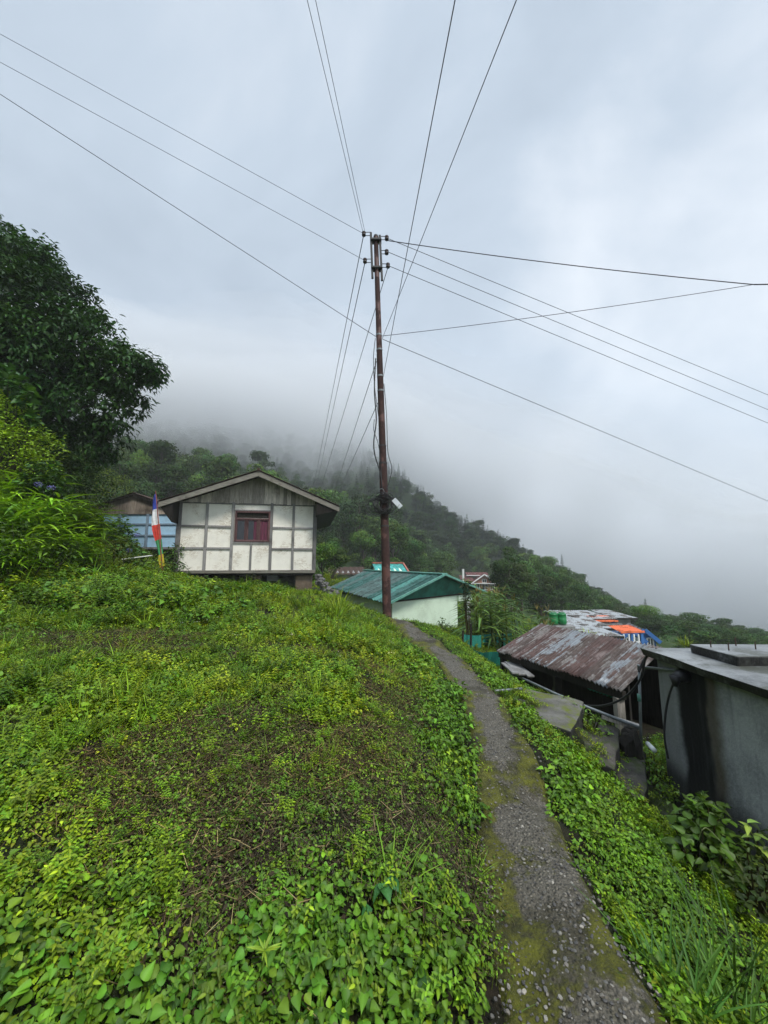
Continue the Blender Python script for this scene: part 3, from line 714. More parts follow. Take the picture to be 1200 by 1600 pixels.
# ================================================================== PRAYER FLAG
def flag():
    Y = 9.3; base = P(258, 893, Y); top = P(243.2, 767, Y)
    base = np.array(base) - np.array((0, 0, .35))
    t = thing('prayer_flag', tuple(base), 'tall blue, white, red, green and yellow prayer flag on a thin leaning pole', 'flag')
    k = MB(); k.tube([base, top], [.017, .010], 8); k.build('pole', plain('red_brown_pole', (.22, .06, .04), .7, .3, 9, .1), t)
    rows = [(770, 233, '') , (779, 240.3), (794, 236), (818.5, 237.5), (842, 240), (864.5, 246), (882, 251)]
    edge = lambda py: 243.2 + (py - 767) / (893 - 767) * (258 - 243.2)
    left = lambda py: np.interp(py, [770, 780, 794, 806, 820, 842, 865, 884], [242.2, 239.5, 237.5, 236.0, 238.2, 241.5, 247.5, 250.5])
    for nm, a, b, col in (('blue_band', 770, 794.5, (.035, .06, .33)), ('white_band', 794.5, 818.5, (.62, .62, .63)), ('red_band', 818.5, 842, (.55, .05, .035)), ('green_band', 842, 865, (.04, .22, .075)), ('yellow_band', 865, 884, (.42, .33, .02))):
        m = MB(); nu, nv = 10, 8; vs = []
        for j in range(nv + 1):
            py = a + (b - a) * j / nv
            for i in range(nu + 1):
                u = i / nu; slant = -3.5 * (1 - u) * (1 if nm != 'blue_band' or j else .2) * 0 + 3.0 * (1 - u)
                px = edge(py) * u + left(py) * (1 - u); q = P(px, py + slant, Y)
                q = q + np.array((0, .03 * math.sin(u * 7 + py * .12) * (1 - u) + .015 * math.sin(u * 15), 0)); vs.append(q)
        k = len(vs); vs += [q + np.array((0, .003, 0)) for q in vs]; fs = []
        for j in range(nv):
            for i in range(nu):
                f = (j * (nu + 1) + i, j * (nu + 1) + i + 1, (j + 1) * (nu + 1) + i + 1, (j + 1) * (nu + 1) + i); fs += [f, tuple(x + k for x in f[::-1])]
        m.add(vs, fs); m.build(nm, cloth('cloth_' + nm, col), t, smooth=True)
flag()

# ================================================================== UTILITY POLE AND ITS WIRES
PY = 7.6
def pole():
    pts = [(605.2, 966), (604.2, 920), (602, 830), (600.3, 775), (598.5, 722)]
    base = P(605.3, 968, PY); t = thing('utility_pole', tuple(base), 'tall red-brown iron utility pole with insulators, leaning slightly, beside the path', 'pole')
    ax = lambda py: P(np.interp(py, [368, 530, 722, 968], [587.3, 592.2, 598.4, 605.3]), py, PY)
    segs = [(985, 724, .088, .080), (724, 697, .074, .073), (697, 560, .070, .064), (560, 370, .062, .050)]
    k = MB()
    for a, b, r0, r1 in segs: k.tube([ax(a), ax((a + b) / 2), ax(b)], [r0, (r0 + r1) / 2, r1], 20)
    k.build('shaft', M_POLE, t, smooth=False)
    for py, r in ((724, .086), (697, .078), (588, .069), (611, .071), (547, .067), (524, .066), (822, .085)):
        k = MB(); k.tube([ax(py + 1.2), ax(py - 1.2)], r, 18); k.build('clamp_band', M_STEEL if py < 620 else M_IRON, t)
    k = MB(); k.tube([ax(371), ax(368)], [.058, .045], 14); k.build('cap', M_IRON, t)
    for (x0, y0), (x1, y1) in (((579.5, 364), (582, 435)), ((593.3, 368), (597, 438.5))):
        k = MB(); k.beam(P(x0, y0, PY - .03), P(x1, y1, PY - .03), .048, .048, up=(0, 1, 0)); k.build('channel_iron', M_IRON, t, bevel=.004)
    for py in (377.5, 421):
        c = ax(py); k = MB(); k.box((c[0], c[1] - .015, c[2]), (.24, .15, .045)); k.build('cross_clamp', M_IRON, t, bevel=.006)
    for px, py, ax_px in ((568.5, 365.5, 580), (570.3, 407.5, 581), (604.3, 372, 594), (604.2, 394, 595), (606.2, 415, 596)):
        c = P(px, py, PY - .03); g = MB()
        for dz in (.042, -.042): g.tube([P(ax_px, py, PY - .03) + np.array((0, 0, dz)), c + np.array((0, 0, dz))], .008, 6)
        g.tube([c + np.array((0, 0, .065)), c + np.array((0, 0, -.075))], .007, 6)
        br = g.build('bracket', M_IRON, t)
        i = MB(); i.tube([c + np.array((0, 0, z)) for z in (-.045, -.042, -.02, -.005, .005, .02, .042, .045)], [.02, .042, .045, .028, .028, .045, .042, .02], 14); i.build('insulator', M_PORC, br, smooth=True)
    return ax
AX = pole()
def wire(label, pts, r=.0055, sag=0.0, n=24, cat='wire', name='overhead_wire', mat=None, group='overhead wires at the utility pole'):
    a, b = Vector(pts[0]), Vector(pts[-1]); k = MB(); q = []
    for i in range(n + 1):
        u = i / n; v = a.lerp(b, u); v.z -= sag * 4 * u * (1 - u); q.append(v)
    k.tube(q, r, 5); o = k.build(name, mat or M_WIRE, None, smooth=True)
    return tag(o, label, cat, group)
def far_wire(label, p0, p1, Y1, ext=1.0, r=.0055, sag=0.0, Y0=PY - .03):
    """from p0 on the pole through pixel p1 at distance Y1, carried on beyond the frame"""
    a = P(*p0, Y0); b = P(*p1, Y1); wire(label, [a, a + (b - a) * ext], r, sag)
far_wire('thin wire from the upper left insulator rising to the left, topmost of three', (568, 365), (0, 53), 6.0, 3.0, .0048)
far_wire('thin wire from the lower left insulator rising to the left, middle of three', (570, 407), (0, 97), 6.0, 3.0, .0048)
far_wire("thick wire from the pole's middle band rising to the left, lowest of three", (589, 527), (0, 147), 5.6, 3.0, .0062)
far_wire('left of the two thin wires running overhead from the upper left insulator', (567, 362), (480, 0), 4.15, 4.0, .0047)
far_wire('right of the two thin wires running overhead from the upper left insulator', (570, 362), (493, 0), 4.15, 4.0, .0047)
far_wire('steep dark cable overhead that meets the pole lower than its neighbour', (599, 588), (711, 0), 2.55, 5.0, .0052)
far_wire("slanting dark cable overhead that ends at the pole's middle band", (597, 530), (807, 0), 2.9, 5.0, .0052)
far_wire('upper thin wire falling to the right from the top insulator', (607, 373), (1200, 617), 11.5, 2.5, .0066)
far_wire('middle thin wire falling to the right from the second insulator', (607, 394), (1200, 640), 11.5, 2.5, .0066)
far_wire('lower thin wire falling to the right from the third insulator', (609, 416), (1200, 661), 11.5, 2.5, .0066)
far_wire("long thin wire falling to the right from the pole's middle band", (598, 530), (1200, 783), 11.5, 2.5, .0066)
J = P(1178, 444.5, 6.6)
wire('thick twisted cable from the top insulator to the meeting point at the far right', [P(607, 376, PY), J], .0095, .06)
wire('lower cable rising to the right from the middle band to the meeting point', [P(597, 525, PY), J], .0062, .05)
wire('short thick end of the joined cable leaving the frame at the right', [J, P(1330, 442, 6.0)], .012, .0)
far_wire('leftmost thin wire dropping behind the hut from the upper left insulator', (568, 368), (491.5, 752), 34, 1.2, .009)
far_wire('thin wire dropping behind the hut from the lower left insulator', (570, 411), (496, 752), 34, 1.2, .009)
far_wire('wire dropping from the lower right insulator behind the pole to the hut', (606, 418), (497.5, 775), 26, 1.1, .008)
far_wire('wire dropping from below the middle band towards the valley', (588, 565), (520, 776), 26, 1.1, .008)
far_wire("rightmost wire dropping from the pole's lower shaft towards the valley", (590, 630), (526, 776), 26, 1.1, .008)
# slack cables tied along the shaft, the coil and the box
def cable(name, label, pxs, r, Y=PY - .1, cat='cable', mat=None, group=None):
    q = [Vector(P(x, y, Y + (d[0] if d else 0))) for x, y, *d in pxs]; out = []
    for i in range(len(q) - 1):
        a, b, c, d = q[max(i - 1, 0)], q[i], q[i + 1], q[min(i + 2, len(q) - 1)]
        for s in range(6):
            u = s / 6; out.append(.5 * (2 * b + (c - a) * u + (2 * a - 5 * b + 4 * c - d) * u * u + (3 * b - a - 3 * c + d) * u ** 3))
    out.append(q[-1]); k = MB(); k.tube(out, r, 6); return tag(k.build(name, mat or M_CABLE, None, smooth=True), label, cat, group)
cable('slack_cable', "slack cable bowing out at the left of the pole's upper shaft", [(586.5, 528), (583.5, 560), (585, 600), (590, 640), (592, 655)], .007)
cable('slack_cable', 'pair of bundled cables hanging at the left of the shaft above the coil', [(587, 560), (585, 610), (588, 655), (584, 690), (586, 712), (594, 738), (597, 762)], .013)
cable('slack_cable', 'thin cable looping out at the right of the shaft above the coil', [(600, 600), (604, 650), (606, 705), (612, 730), (609, 750), (603, 766)], .007)
cable('slack_cable', 'thin loose cable crossing from the left of the shaft to the coil', [(585, 655), (584, 672), (590, 690), (594, 712), (596, 740), (597, 768)], .006)
def coil():
    c = P(600.5, 786, PY - .13); k = MB(); rng = random.Random(5)
    t = thing('cable_coil', tuple(c), 'tangled coil of black cable hung on the pole shaft', 'cable coil')
    for i in range(22):
        wide = i >= 14
        rx = rng.uniform(.11, .20) if not wide else rng.uniform(.16, .26); rz = rng.uniform(.13, .20) if not wide else rng.uniform(.10, .24)
        cx = c[0] + (rng.uniform(-.05, .05) if not wide else rng.choice((-.16, -.12, -.18, .12))); cz = c[2] + rng.uniform(-.05, .03) - (.05 if wide else 0); cy = c[1] + rng.uniform(-.04, .04); ph = rng.uniform(0, 6); tl = rng.uniform(-.5, .5)
        a0, a1 = (0, 2 * math.pi) if not wide else (-.4, 4.2 + rng.uniform(0, 1.5)); pts = []
        for s in range(29):
            a = a0 + (a1 - a0) * s / 28 + (ph if not wide else .9); x, z = rx * math.cos(a), rz * math.sin(a); pts.append((cx + x * math.cos(tl) - z * math.sin(tl), cy + .03 * math.sin(3 * a + ph), cz + x * math.sin(tl) + z * math.cos(tl)))
        k.tube(pts, rng.uniform(.0045, .0075), 5)
    k.build('loop_bundle', M_BLACK, t, smooth=True)
    h = MB(); pts = [P(596 + 4 * math.cos(a), 768 + 4.5 * math.sin(a), PY - .12) for a in np.linspace(2.6, 7.2, 12)]; h.tube(pts, .007, 6); h.build('hook', M_STEEL, t)
coil()
def jbox():
    c = P(620.5, 787, PY - .10); t = thing('junction_box', tuple(c), 'pale grey junction box tilted on the pole beside the coil', 'junction box')
    d = P(627, 793, PY - .10) - P(615, 780, PY - .10); d /= np.linalg.norm(d)
    k = MB(); k.beam(c - d * .105, c + d * .105, .09, .075, up=(0, 1, 0)); k.build('body', M_BOXM, t, bevel=.008)
    k = MB(); k.beam(c - d * .108 + np.array((0, -.043, 0)), c + d * .108 + np.array((0, -.043, 0)), .096, .018, up=(0, 1, 0)); k.build('cover', M_BOXM, t, bevel=.005)
    k = MB(); k.beam(c - d * .16, c - d * .10, .035, .035, up=(0, 1, 0)); k.tube([c - d * .15, P(606, 776, PY - .05)], .012, 6); k.build('mount', M_IRON, t)
jbox()

# ================================================================== GREEN-ROOFED HOUSE
def green_house():
    ap = P(695, 898, 14.2); el = P(606, 944, 12.6); er = P(760, 925.5, 16.6)
    rap = P(570, 891.5, 20.2); rel = P(515, 917.5, 17.8)
    rer = er + (rap - ap)
    ap, el, er, rap, rel, rer = map(np.array, (ap, el, er, rap, rel, rer))
    gd = (er - el); gd[2] = 0; gd /= np.linalg.norm(gd); bd = rap - ap; bd[2] = 0; bd /= np.linalg.norm(bd)
    zb = -3.0
    t = thing('green_roofed_house', tuple(((el + er) / 2)[:2]) + (zb,), 'pale green house with a ribbed green roof and dark green gable, beyond the pole', 'house')
    for e, re_, sd in ((el, rel, 1), (er, rer, 2)):
        nS = 13; rg = random.Random(sd)
        for i in range(nS):
            u0, u1 = i / nS, min(1, (i + 1.12) / nS); lf = np.array((0, 0, .008 * (i % 2)))
            r = MB(); corr(r, ap + (rap - ap) * u0 + lf, ap + (rap - ap) * u1 + lf, e + (re_ - e) * u1 + lf, e + (re_ - e) * u0 + lf, 2, .030, nl=5, seed=i + sd * 40)
            r.build('roof_sheet', rg.choice((M_GREENTIN, M_GREENTIN, M_GREENTIN2, M_GREENTIN3)), t)
    k = MB(); k.beam(ap + (0, 0, .03), rap + (0, 0, .03), .26, .05); k.build('ridge_cap', M_GREENEDGE, t, bevel=.01)
    for a, b in ((ap, el), (ap, er)):
        k = MB(); k.beam(a - bd * .03 + (0, 0, .01), b - bd * .03 + (0, 0, .01), .05, .07); k.build('bargeboard', M_GREENEDGE, t)
    ins = bd * .30
    wl = el + gd * .40 + ins; wr = el + gd * 4.05 + ins      # gable wall corners
    rise = (ap[2] - el[2]) / np.linalg.norm((ap - el)[:2]); rise2 = (ap[2] - er[2]) / np.linalg.norm((ap - er)[:2])
    apx = ap + ins; zg = P(640, 939, 13.4)[2]; zg2 = P(722, 930, 15.2)[2]
    A = np.array((wl[0], wl[1], zg)); B = np.array((wr[0], wr[1], zg2))
    e2 = er - gd * .05 + ins; thk = bd * .08
    k = MB(); k.prism([A - gd * .3 + (0, 0, .0), (e2[0], e2[1], er[2] - .03), apx - (0, 0, .04)], thk); k.build('gable', M_GREENGAB, t)
    k = MB(); k.beam(A - gd * .25 - bd * .02, B + gd * .5 - bd * .02, .05, .05); k.build('gable_trim', M_DARKWOOD, t)
    D = bd * 5.2; wx = lambda q, z: (q[0], q[1], z)
    lw = bd * .0
    k = MB(); k.hexa([wx(A, zb), wx(B, zb), wx(B + D, zb), wx(A + D, zb)], [wx(A, zg - .03), wx(B, zg2 - .03), wx(B + D, zg2 - .03), wx(A + D, zg - .03)]); k.build('wall', M_PALEG, t)
    # veranda at the right: head beam and posts
    C = B + gd * .72
    k = MB(); k.beam(wx(B, zg2 - .16), wx(C + gd * .2, zg2 - .16), .16, .22); k.build('veranda_beam', M_PALEG, t, bevel=.01)
    for q in (C, C + bd * 2.4):
        k = MB(); k.box((q[0], q[1], (zb + zg2 - .27) / 2), (.15, .15, zg2 - .27 - zb), rz=math.atan2(gd[1], gd[0])); k.build('post', M_WHITEB, t, bevel=.01)
    k = MB(); k.box(tuple((B + gd * .5 + bd * 1.6)[:2]) + (-1.6,), (.05, 1.2, .5)); k.build('veranda_rail', M_GREENEDGE, t)
green_house()

def simple_house(name, label, c, w, d, z0, ze, zr, rz, wallm, roofm, over=.4, cat='house', windows=(), edge=None, group=None, winmat=None, ridge_along='y'):
    """gabled house; front faces -y of its own frame; windows = (u, v, w, h) on the front"""
    t = thing(name, (c[0], c[1], z0), label, cat, group)
    co, si = math.cos(rz), math.sin(rz)
    T = lambda x, y, z: np.array((c[0] + x * co - y * si, c[1] + x * si + y * co, z))
    a, b = w / 2, d / 2
    k = MB(); k.hexa([T(-a, -b, z0), T(a, -b, z0), T(a, b, z0), T(-a, b, z0)], [T(-a, -b, ze), T(a, -b, ze), T(a, b, ze), T(-a, b, ze)])
    if ridge_along == 'y':
        k.prism([T(-a, -b, ze), T(a, -b, ze), T(0, -b, zr - .05)], T(0, b, 0) - T(0, -b, 0) - np.array((0, 0, 0)))
        lo = ze - (zr - ze) * over / a
        pr = [((0, -b - over, zr), (0, b + over, zr), (-a - over, b + over, lo), (-a - over, -b - over, lo)), ((0, -b - over, zr), (0, b + over, zr), (a + over, b + over, lo), (a + over, -b - over, lo))]
        nw = max(6, int((d + 2 * over) * 3))
    else:
        lo = ze - (zr - ze) * over / b
        k.prism([T(-a, -b, ze), T(-a, b, ze), T(-a, 0, zr - .05)], T(a, 0, 0) - T(-a, 0, 0))
        pr = [((-a - over, 0, zr), (a + over, 0, zr), (a + over, -b - over, lo), (-a - over, -b - over, lo)), ((-a - over, 0, zr), (a + over, 0, zr), (a + over, b + over, lo), (-a - over, b + over, lo))]
        nw = max(6, int((w + 2 * over) * 3))
    k.build('wall', wallm, t)
    r = MB()
    for q in pr: corr(r, *[T(*p) for p in q], nw, .02, nl=3)
    ro = r.build('roof', roofm, t)
    if edge is not None:
        if ridge_along == 'y':
            for s in (-1, 1):
                e = MB(); e.beam(T(0, -b - over - .03, zr), T(s * (a + over), -b - over - .03, lo), .06, .22); e.build('bargeboard', edge, t)
        else:
            e = MB(); e.beam(T(-a - over, 0, zr + .05), T(a + over, 0, zr + .05), .3, .1); e.build('ridge_cap', edge, t)
    for u, v, ww, hh in windows:
        f = MB(); fw = .07
        for x, z, sx, sz in ((u - ww / 2, v, fw, hh), (u + ww / 2, v, fw, hh), (u, v - hh / 2, ww - fw, fw), (u, v + hh / 2, ww - fw, fw), (u, v, fw * .8, hh - fw)):
            f.hexa([T(x - sx / 2, -b - .06, v * 0 + z - sz / 2), T(x + sx / 2, -b - .06, z - sz / 2), T(x + sx / 2, -b + .02, z - sz / 2), T(x - sx / 2, -b + .02, z - sz / 2)],
                   [T(x - sx / 2, -b - .06, z + sz / 2), T(x + sx / 2, -b - .06, z + sz / 2), T(x + sx / 2, -b + .02, z + sz / 2), T(x - sx / 2, -b + .02, z + sz / 2)])
        fo = f.build('window', M_WHITEB, t)
        g = MB(); g.hexa([T(u - ww / 2 + .03, -b - .02, v - hh / 2 + .03), T(u + ww / 2 - .03, -b - .02, v - hh / 2 + .03), T(u + ww / 2 - .03, -b - .005, v - hh / 2 + .03), T(u - ww / 2 + .03, -b - .005, v - hh / 2 + .03)],
                         [T(u - ww / 2 + .03, -b - .02, v + hh / 2 - .03), T(u + ww / 2 - .03, -b - .02, v + hh / 2 - .03), T(u + ww / 2 - .03, -b - .005, v + hh / 2 - .03), T(u - ww / 2 + .03, -b - .005, v + hh / 2 - .03)]); g.build('pane', M_GLASS, fo)
    return t, T

# teal-roofed house behind it
q = P(606, 889, 27)
t, T = simple_house('teal_roofed_house', 'small house with a bright teal roof and brick red ridge behind the green roof', (q[0], q[1] + 1.5), 1.9, 2.6, -4, q[2] - .15, P(606, 880.5, 27)[2], R(12), M_PALEG, M_TEALTIN, .2, edge=M_REDEDGE, ridge_along='x')
k = MB()
for s in (-1, 1): k.beam(T(1.17, 0, P(606, 880.5, 27)[2] + .03), T(1.17, s * 1.5, q[2] - .2), .12, .1)
k.build('verge_trim', M_REDEDGE, t)

# red-roofed house on the wooded slope
def red_house():
    Y = 78; q = P(760, 925, Y); z0 = q[2] - 2; s = Y / 600
    ze = P(760, 910.5, Y)[2]; zr = P(760, 897.5, Y)[2]
    t, T = simple_house('red_roofed_house', 'brown brick house with red roofs and white bargeboards on the wooded slope', (q[0], Y + 3), 36 * s, 5.5, z0, ze, zr, R(-6), M_BRICKW, M_REDTIN, .55, edge=M_WHITEB,
        windows=[(-1.45, ze - .85, 1.0, 1.1), (.1, ze - .85, 1.2, 1.1), (1.5, ze - .85, .8, 1.1), (0, ze + .35, .8, .7)])
    for nm, a, b, c, d, z1, z2, m in (('lower_roof', -4.6, -1.9, -2.6, 1.5, ze + .25, zr - .35, M_REDTIN), ('upper_roof', -3.2, 1.4, -.2, 2.4, zr - .25, zr + .30, M_REDTIN)):
        k = MB(); corr(k, T(a, d, z2), T(b, d, z2), T(b, c, z1), T(a, c, z1), 10, .03, nl=3); k.build(nm, m, t)
        e = MB(); e.beam(T(a, c, z1 - .06), T(b, c, z1 - .06), .05, .16); e.build('fascia', M_WHITEB if nm == 'upper_roof' else M_REDTIN, t)
    k = MB(); k.hexa([T(-3.9, -2.2, z0), T(-2.4, -2.2, z0), T(-2.4, 2, z0), T(-3.9, 2, z0)], [T(-3.9, -2.2, ze + .2), T(-2.4, -2.2, ze + .2), T(-2.4, 2, ze + .2), T(-3.9, 2, ze + .2)]); k.build('side_wall', M_BRICKW, t)
    k = MB(); k.beam(T(-2.3, -3.0, ze - .15), T(2.3, -3.0, ze - .15), .5, .12); k.build('lintel_band', M_WHITEB, t)
    k = MB(); k.tube([P(723.5, 912, Y - 1), P(723.5, 889, Y - 1)], .22, 8); k.build('chimney', M_WHITEB, t)
red_house()

# village roofs below the shed
def flat_house(name, label, x0, x1, y0, y1, zr, z0, tilt, wallm, roofm, group, waves=14, over=.35, extra=None):
    t = thing(name, ((x0 + x1) / 2, (y0 + y1) / 2, z0), label, 'house', group)
    k = MB(); k.hexa([(x0, y0, z0), (x1, y0, z0), (x1, y1, z0), (x0, y1, z0)], [(x0, y0, zr - .06), (x1, y0, zr - .06), (x1, y1, zr + tilt - .06), (x0, y1, zr + tilt - .06)]); k.build('wall', wallm, t)
    r = MB(); corr(r, (x0 - over, y0 - over, zr), (x1 + over, y0 - over, zr), (x1 + over, y1 + over, zr + tilt), (x0 - over, y1 + over, zr + tilt), waves, .02, nl=6, seed=int(x0 * 7)); r.build('roof', roofm, t)
    f = MB(); f.beam((x0 - over, y0 - over, zr - .07), (x1 + over, y0 - over, zr - .07), .04, .12); f.build('fascia', M_DARKWOOD, t)
    return t
VG = 'houses of the village below the shed'
v1 = flat_house('tin_roofed_house', 'low house with a wide pale tin roof behind the flat orange awning', 12.7, 15.4, 27.0, 30.2, -3.72, -8.0, .10, M_GREYW, M_GREYTIN, VG, 22)
v2 = flat_house('tin_roofed_house', 'house with a pale patched tin roof beside the green drums', 11.0, 13.2, 23.2, 25.6, -3.72, -8.0, .12, M_GREYW, M_GREYTIN, VG, 20)
v3 = flat_house('tin_roofed_house', 'grey rendered house with a tin roof nearest the rusty shed', 10.9, 11.9, 20.6, 22.6, -3.68, -8.0, .10, M_GREYW, M_GREYTIN, VG, 14)
v4 = flat_house('tin_roofed_house', 'small pale tin roof under the bright green tree', 17.4, 18.4, 29.5, 32.5, -4.0, -8.5, .15, M_GREYW, M_GREYTIN, VG, 14)
def awning(label, a, b, c, d, posts, group='orange roofs in the village'):
    base = (np.array(a) + np.array(b)) / 2; t = thing('orange_awning', (base[0], base[1], -8), label, 'awning', group)
    k = MB(); corr(k, a, b, c, d, 12, .015, nl=3); k.build('roof', M_ORANGE, t)
    k = MB(); k.beam(a, b, .05, .10); k.build('fascia', M_ORANGE, t)
    for p in posts: k = MB(); k.box((p[0], p[1], (p[2] - 8) / 2), (.14, .14, p[2] + 8)); k.build('post', M_BLUEW, t)
a0, a1 = P(931, 970.5, 26.3), P(966, 970.5, 26.3)
awning('orange tin awning lying flat among the pale roofs', a0, a1, a1 + (.2, 1.6, .16), a0 + (.2, 1.6, .16), [a0 + (.2, .3, -.05), a1 + (-.2, .3, -.05)])
a0, a1 = P(970, 988, 21.0), P(1007, 987, 21.0)
awning('orange tin awning on blue posts in front of the blue house', a0, a1, a1 + (.0, 1.2, .16), a0 + (.0, 1.2, .16), [a0 + (.05, .1, -.04), a0 + (.62, .1, -.04), a1 + (-.12, .1, -.04)])
for i, (px, lab) in enumerate(((1000, 'blue gabled house under a grey roof behind the orange awning'), (1021, 'blue gabled house at the right end of the village roofs'))):
    Yv = 23.5; q = P(px, 1000, Yv)
    simple_house('blue_gabled_house', lab, (q[0], Yv + 1.5), 1.15, 2.6, -8, P(px, 999, Yv)[2], P(px, 986, Yv)[2] + .05, R(-16), M_BLUEW, tin('slate_tin_%d' % i, (.16, .18, .19), (.08, .07, .06), .3, .5, old=(.13, .145, .155)), .18, group='blue houses in the village',
        windows=[(-.28, P(px, 1006, Yv)[2], .3, .6), (.28, P(px, 1006, Yv)[2], .3, .6)], edge=M_BLUEW)
k = MB(); k.beam(P(975, 1010, 20.4), P(1000, 1008, 20.4), .06, .08); k.beam(P(975, 1004, 20.4), P(1000, 1003, 20.4), .06, .06)
for px in (976, 984, 992, 999): k.box(tuple(P(px, 1010, 20.4)), (.06, .06, 1.2))
tag(k.build('white_railing', M_WHITEB, None), 'white railing below the orange awning', 'railing')
# things lying on the tin roofs
rng = random.Random(3)
for k_ in range(16):
    px, py = rng.choice(((890, 968), (895, 970), (901, 966.5), (928, 964), (913, 975), (921, 976), (945, 975.5), (957, 974), (938, 977), (968, 976)))
    Yv = 27.6 if py < 972 else 23.6; q = P(px + rng.uniform(-4, 4), py, Yv); zr = -3.72 + (.10 * (q[1] - 27) / 3.2 if Yv > 26 else .12 * (q[1] - 23.2) / 2.4)
    o = bpy.data.objects.new('roof_stone', stone_me[k_ % 4]); COL.objects.link(o); o.location = (q[0], q[1], zr + .06); s = rng.uniform(.14, .42); o.scale = (s * 1.6, s, .25); o.rotation_euler = (0, 0, rng.uniform(0, 3))
    tag(o, 'dark stone weighing down a pale tin roof', 'stone', 'stones on the tin roofs')

# shack roofs among the trees left of the green house
q = P(538, 893, 27)
simple_house('hillside_shack', 'grey tin-roofed shack half hidden by trees left of the green roof', (q[0], 28.5), 2.0, 2.2, -4, q[2] - .1, P(538, 886, 27)[2], R(8), M_GREYW, M_DARKTIN, .3, cat='shack', ridge_along='x')

# green drums
dm = None
for px, lab in ((865.5, 'green plastic drum on the left, half hidden by corn leaves'), (878.5, 'green plastic drum on the right, beside the tin roof')):
    Y = 13.5; c = P(px, 975, Y); top = P(px, 958, Y)[2]; h = top - c[2]; r = 6.2 * Y / 600
    t = thing('green_drum', (c[0], Y, c[2]), lab, 'drum', 'green drums beside the corn'); k = MB()
    k.tube([(c[0], Y, c[2] + h * u) for u in (0, .02, .12, .14, .5, .52, .86, .88, .95, 1.0)], [r * .92, r, r, r * 1.05, r * 1.05, r, r, r * 1.04, r * .92, r * .80], 20); k.build('body', M_DRUM, t, smooth=True)
    k = MB(); k.tube([(c[0], Y, top), (c[0], Y, top + .03)], r * .7, 16); k.build('lid', M_DRUM, t)
c = P(873, 977.5, 13.5); t = thing('drum_stand', (c[0], 13.5, -3.4), 'low grey block stand under the green drums', 'stand')
k = MB(); k.box((c[0], 13.6, (c[2] - 3.6) / 2 + .0), (.9, .7, c[2] + 3.6 + .04)); k.build('block', M_GREYW, t, bevel=.02)

# ================================================================== RUSTY SHED
def rusty_shed():
    E0, E1 = PZ(777, 1017, -1.45), PZ(971, 1080, -1.45); U0 = P(845, 975, 7.35); U1 = E1 + (U0 - E0); U1[2] = U0[2]
    E0, E1, U0, U1 = map(np.array, (E0, E1, U0, U1))
    t = thing('rusty_shed', tuple(((E0 + U1) / 2)[:2]) + (-2.7,), 'low dark shed under a rusty corrugated tin roof beside the path', 'shed')
    cols = {'r': M_R, 'g': M_G, 'm': M_RM, 'b': M_RB}
    seq = 'mbrmggbmrbgb'; n = len(seq); ov = .25 / n
    for i, s in enumerate(seq):
        u0, u1 = max(0, i / n - ov * .3), min(1, (i + 1) / n + ov * .3); lift = .006 * (i % 2)
        f = lambda a, b, u: a * (1 - u) + b * u + np.array((0, 0, lift))
        rg = random.Random(i); ex = (E0 - U0) * rg.uniform(-.015, .02)
        k = MB(); corr(k, f(U0, U1, u0), f(U0, U1, u1), f(E0, E1, u1) + ex, f(E0, E1, u0) + ex, 4, .017, nl=8, seed=i * 3 + 1)
        o = k.build('roof_sheet', cols[s], t, smooth=True); tag(o, {'r': 'rust red roof sheet', 'g': 'bare silver grey roof sheet', 'm': 'grey sheet streaked with rust', 'b': 'brown grey roof sheet'}[s])
    al = (E1 - E0) / np.linalg.norm(E1 - E0); up = (U0 - E0); up[2] = 0; up /= np.linalg.norm(up); zz = -2.75
    W0, W1 = E0 + al * .15 + up * .35, E1 - al * .1 + up * .35
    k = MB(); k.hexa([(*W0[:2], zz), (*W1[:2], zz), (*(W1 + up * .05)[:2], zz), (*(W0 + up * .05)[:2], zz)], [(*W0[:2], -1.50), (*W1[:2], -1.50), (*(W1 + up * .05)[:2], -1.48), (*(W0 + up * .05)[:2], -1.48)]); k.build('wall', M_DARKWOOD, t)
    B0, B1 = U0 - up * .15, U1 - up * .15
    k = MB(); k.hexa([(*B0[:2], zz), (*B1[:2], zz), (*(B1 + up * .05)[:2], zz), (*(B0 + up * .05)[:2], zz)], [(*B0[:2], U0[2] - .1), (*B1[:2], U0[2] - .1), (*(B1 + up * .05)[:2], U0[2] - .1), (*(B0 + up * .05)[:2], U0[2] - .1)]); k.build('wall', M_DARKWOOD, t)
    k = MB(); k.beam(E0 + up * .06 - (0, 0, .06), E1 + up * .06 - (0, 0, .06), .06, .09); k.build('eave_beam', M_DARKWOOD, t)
    for u in (.04, .55, .965):
        q = E0 * (1 - u) + E1 * u + up * .06; k = MB(); k.box((q[0], q[1], (zz + q[2] - .1) / 2), (.09, .09, q[2] - .1 - zz)); k.build('post', M_WOOD if u > .9 else M_DARKWOOD, t, bevel=.006)
    for ua, ub, h in ((.66, .70, .10), (.735, .93, .15)):
        a, b = E0 * (1 - ua) + E1 * ua + up * .16, E0 * (1 - ub) + E1 * ub + up * .16
        a = a - (0, 0, .03); b = b - (0, 0, .03); k = MB(); corr(k, a, b, b - (0, 0, h) + up * .05, a - (0, 0, h) + up * .05, max(2, int((ub - ua) * 50)), .012, nl=3); k.build('green_side_sheet', M_GREENSH, t)
SK = (math.atan2(.65, .99), 0, 0)
M_R = tin('rust_red_sheet', (.15, .115, .108), (.088, .050, .044), .42, .75, streak=SK, old=(.16, .13, .125))
M_G = tin('silver_sheet', (.21, .235, .255), (.115, .075, .065), .34, .45, metal=.2, streak=SK, old=(.16, .18, .195))
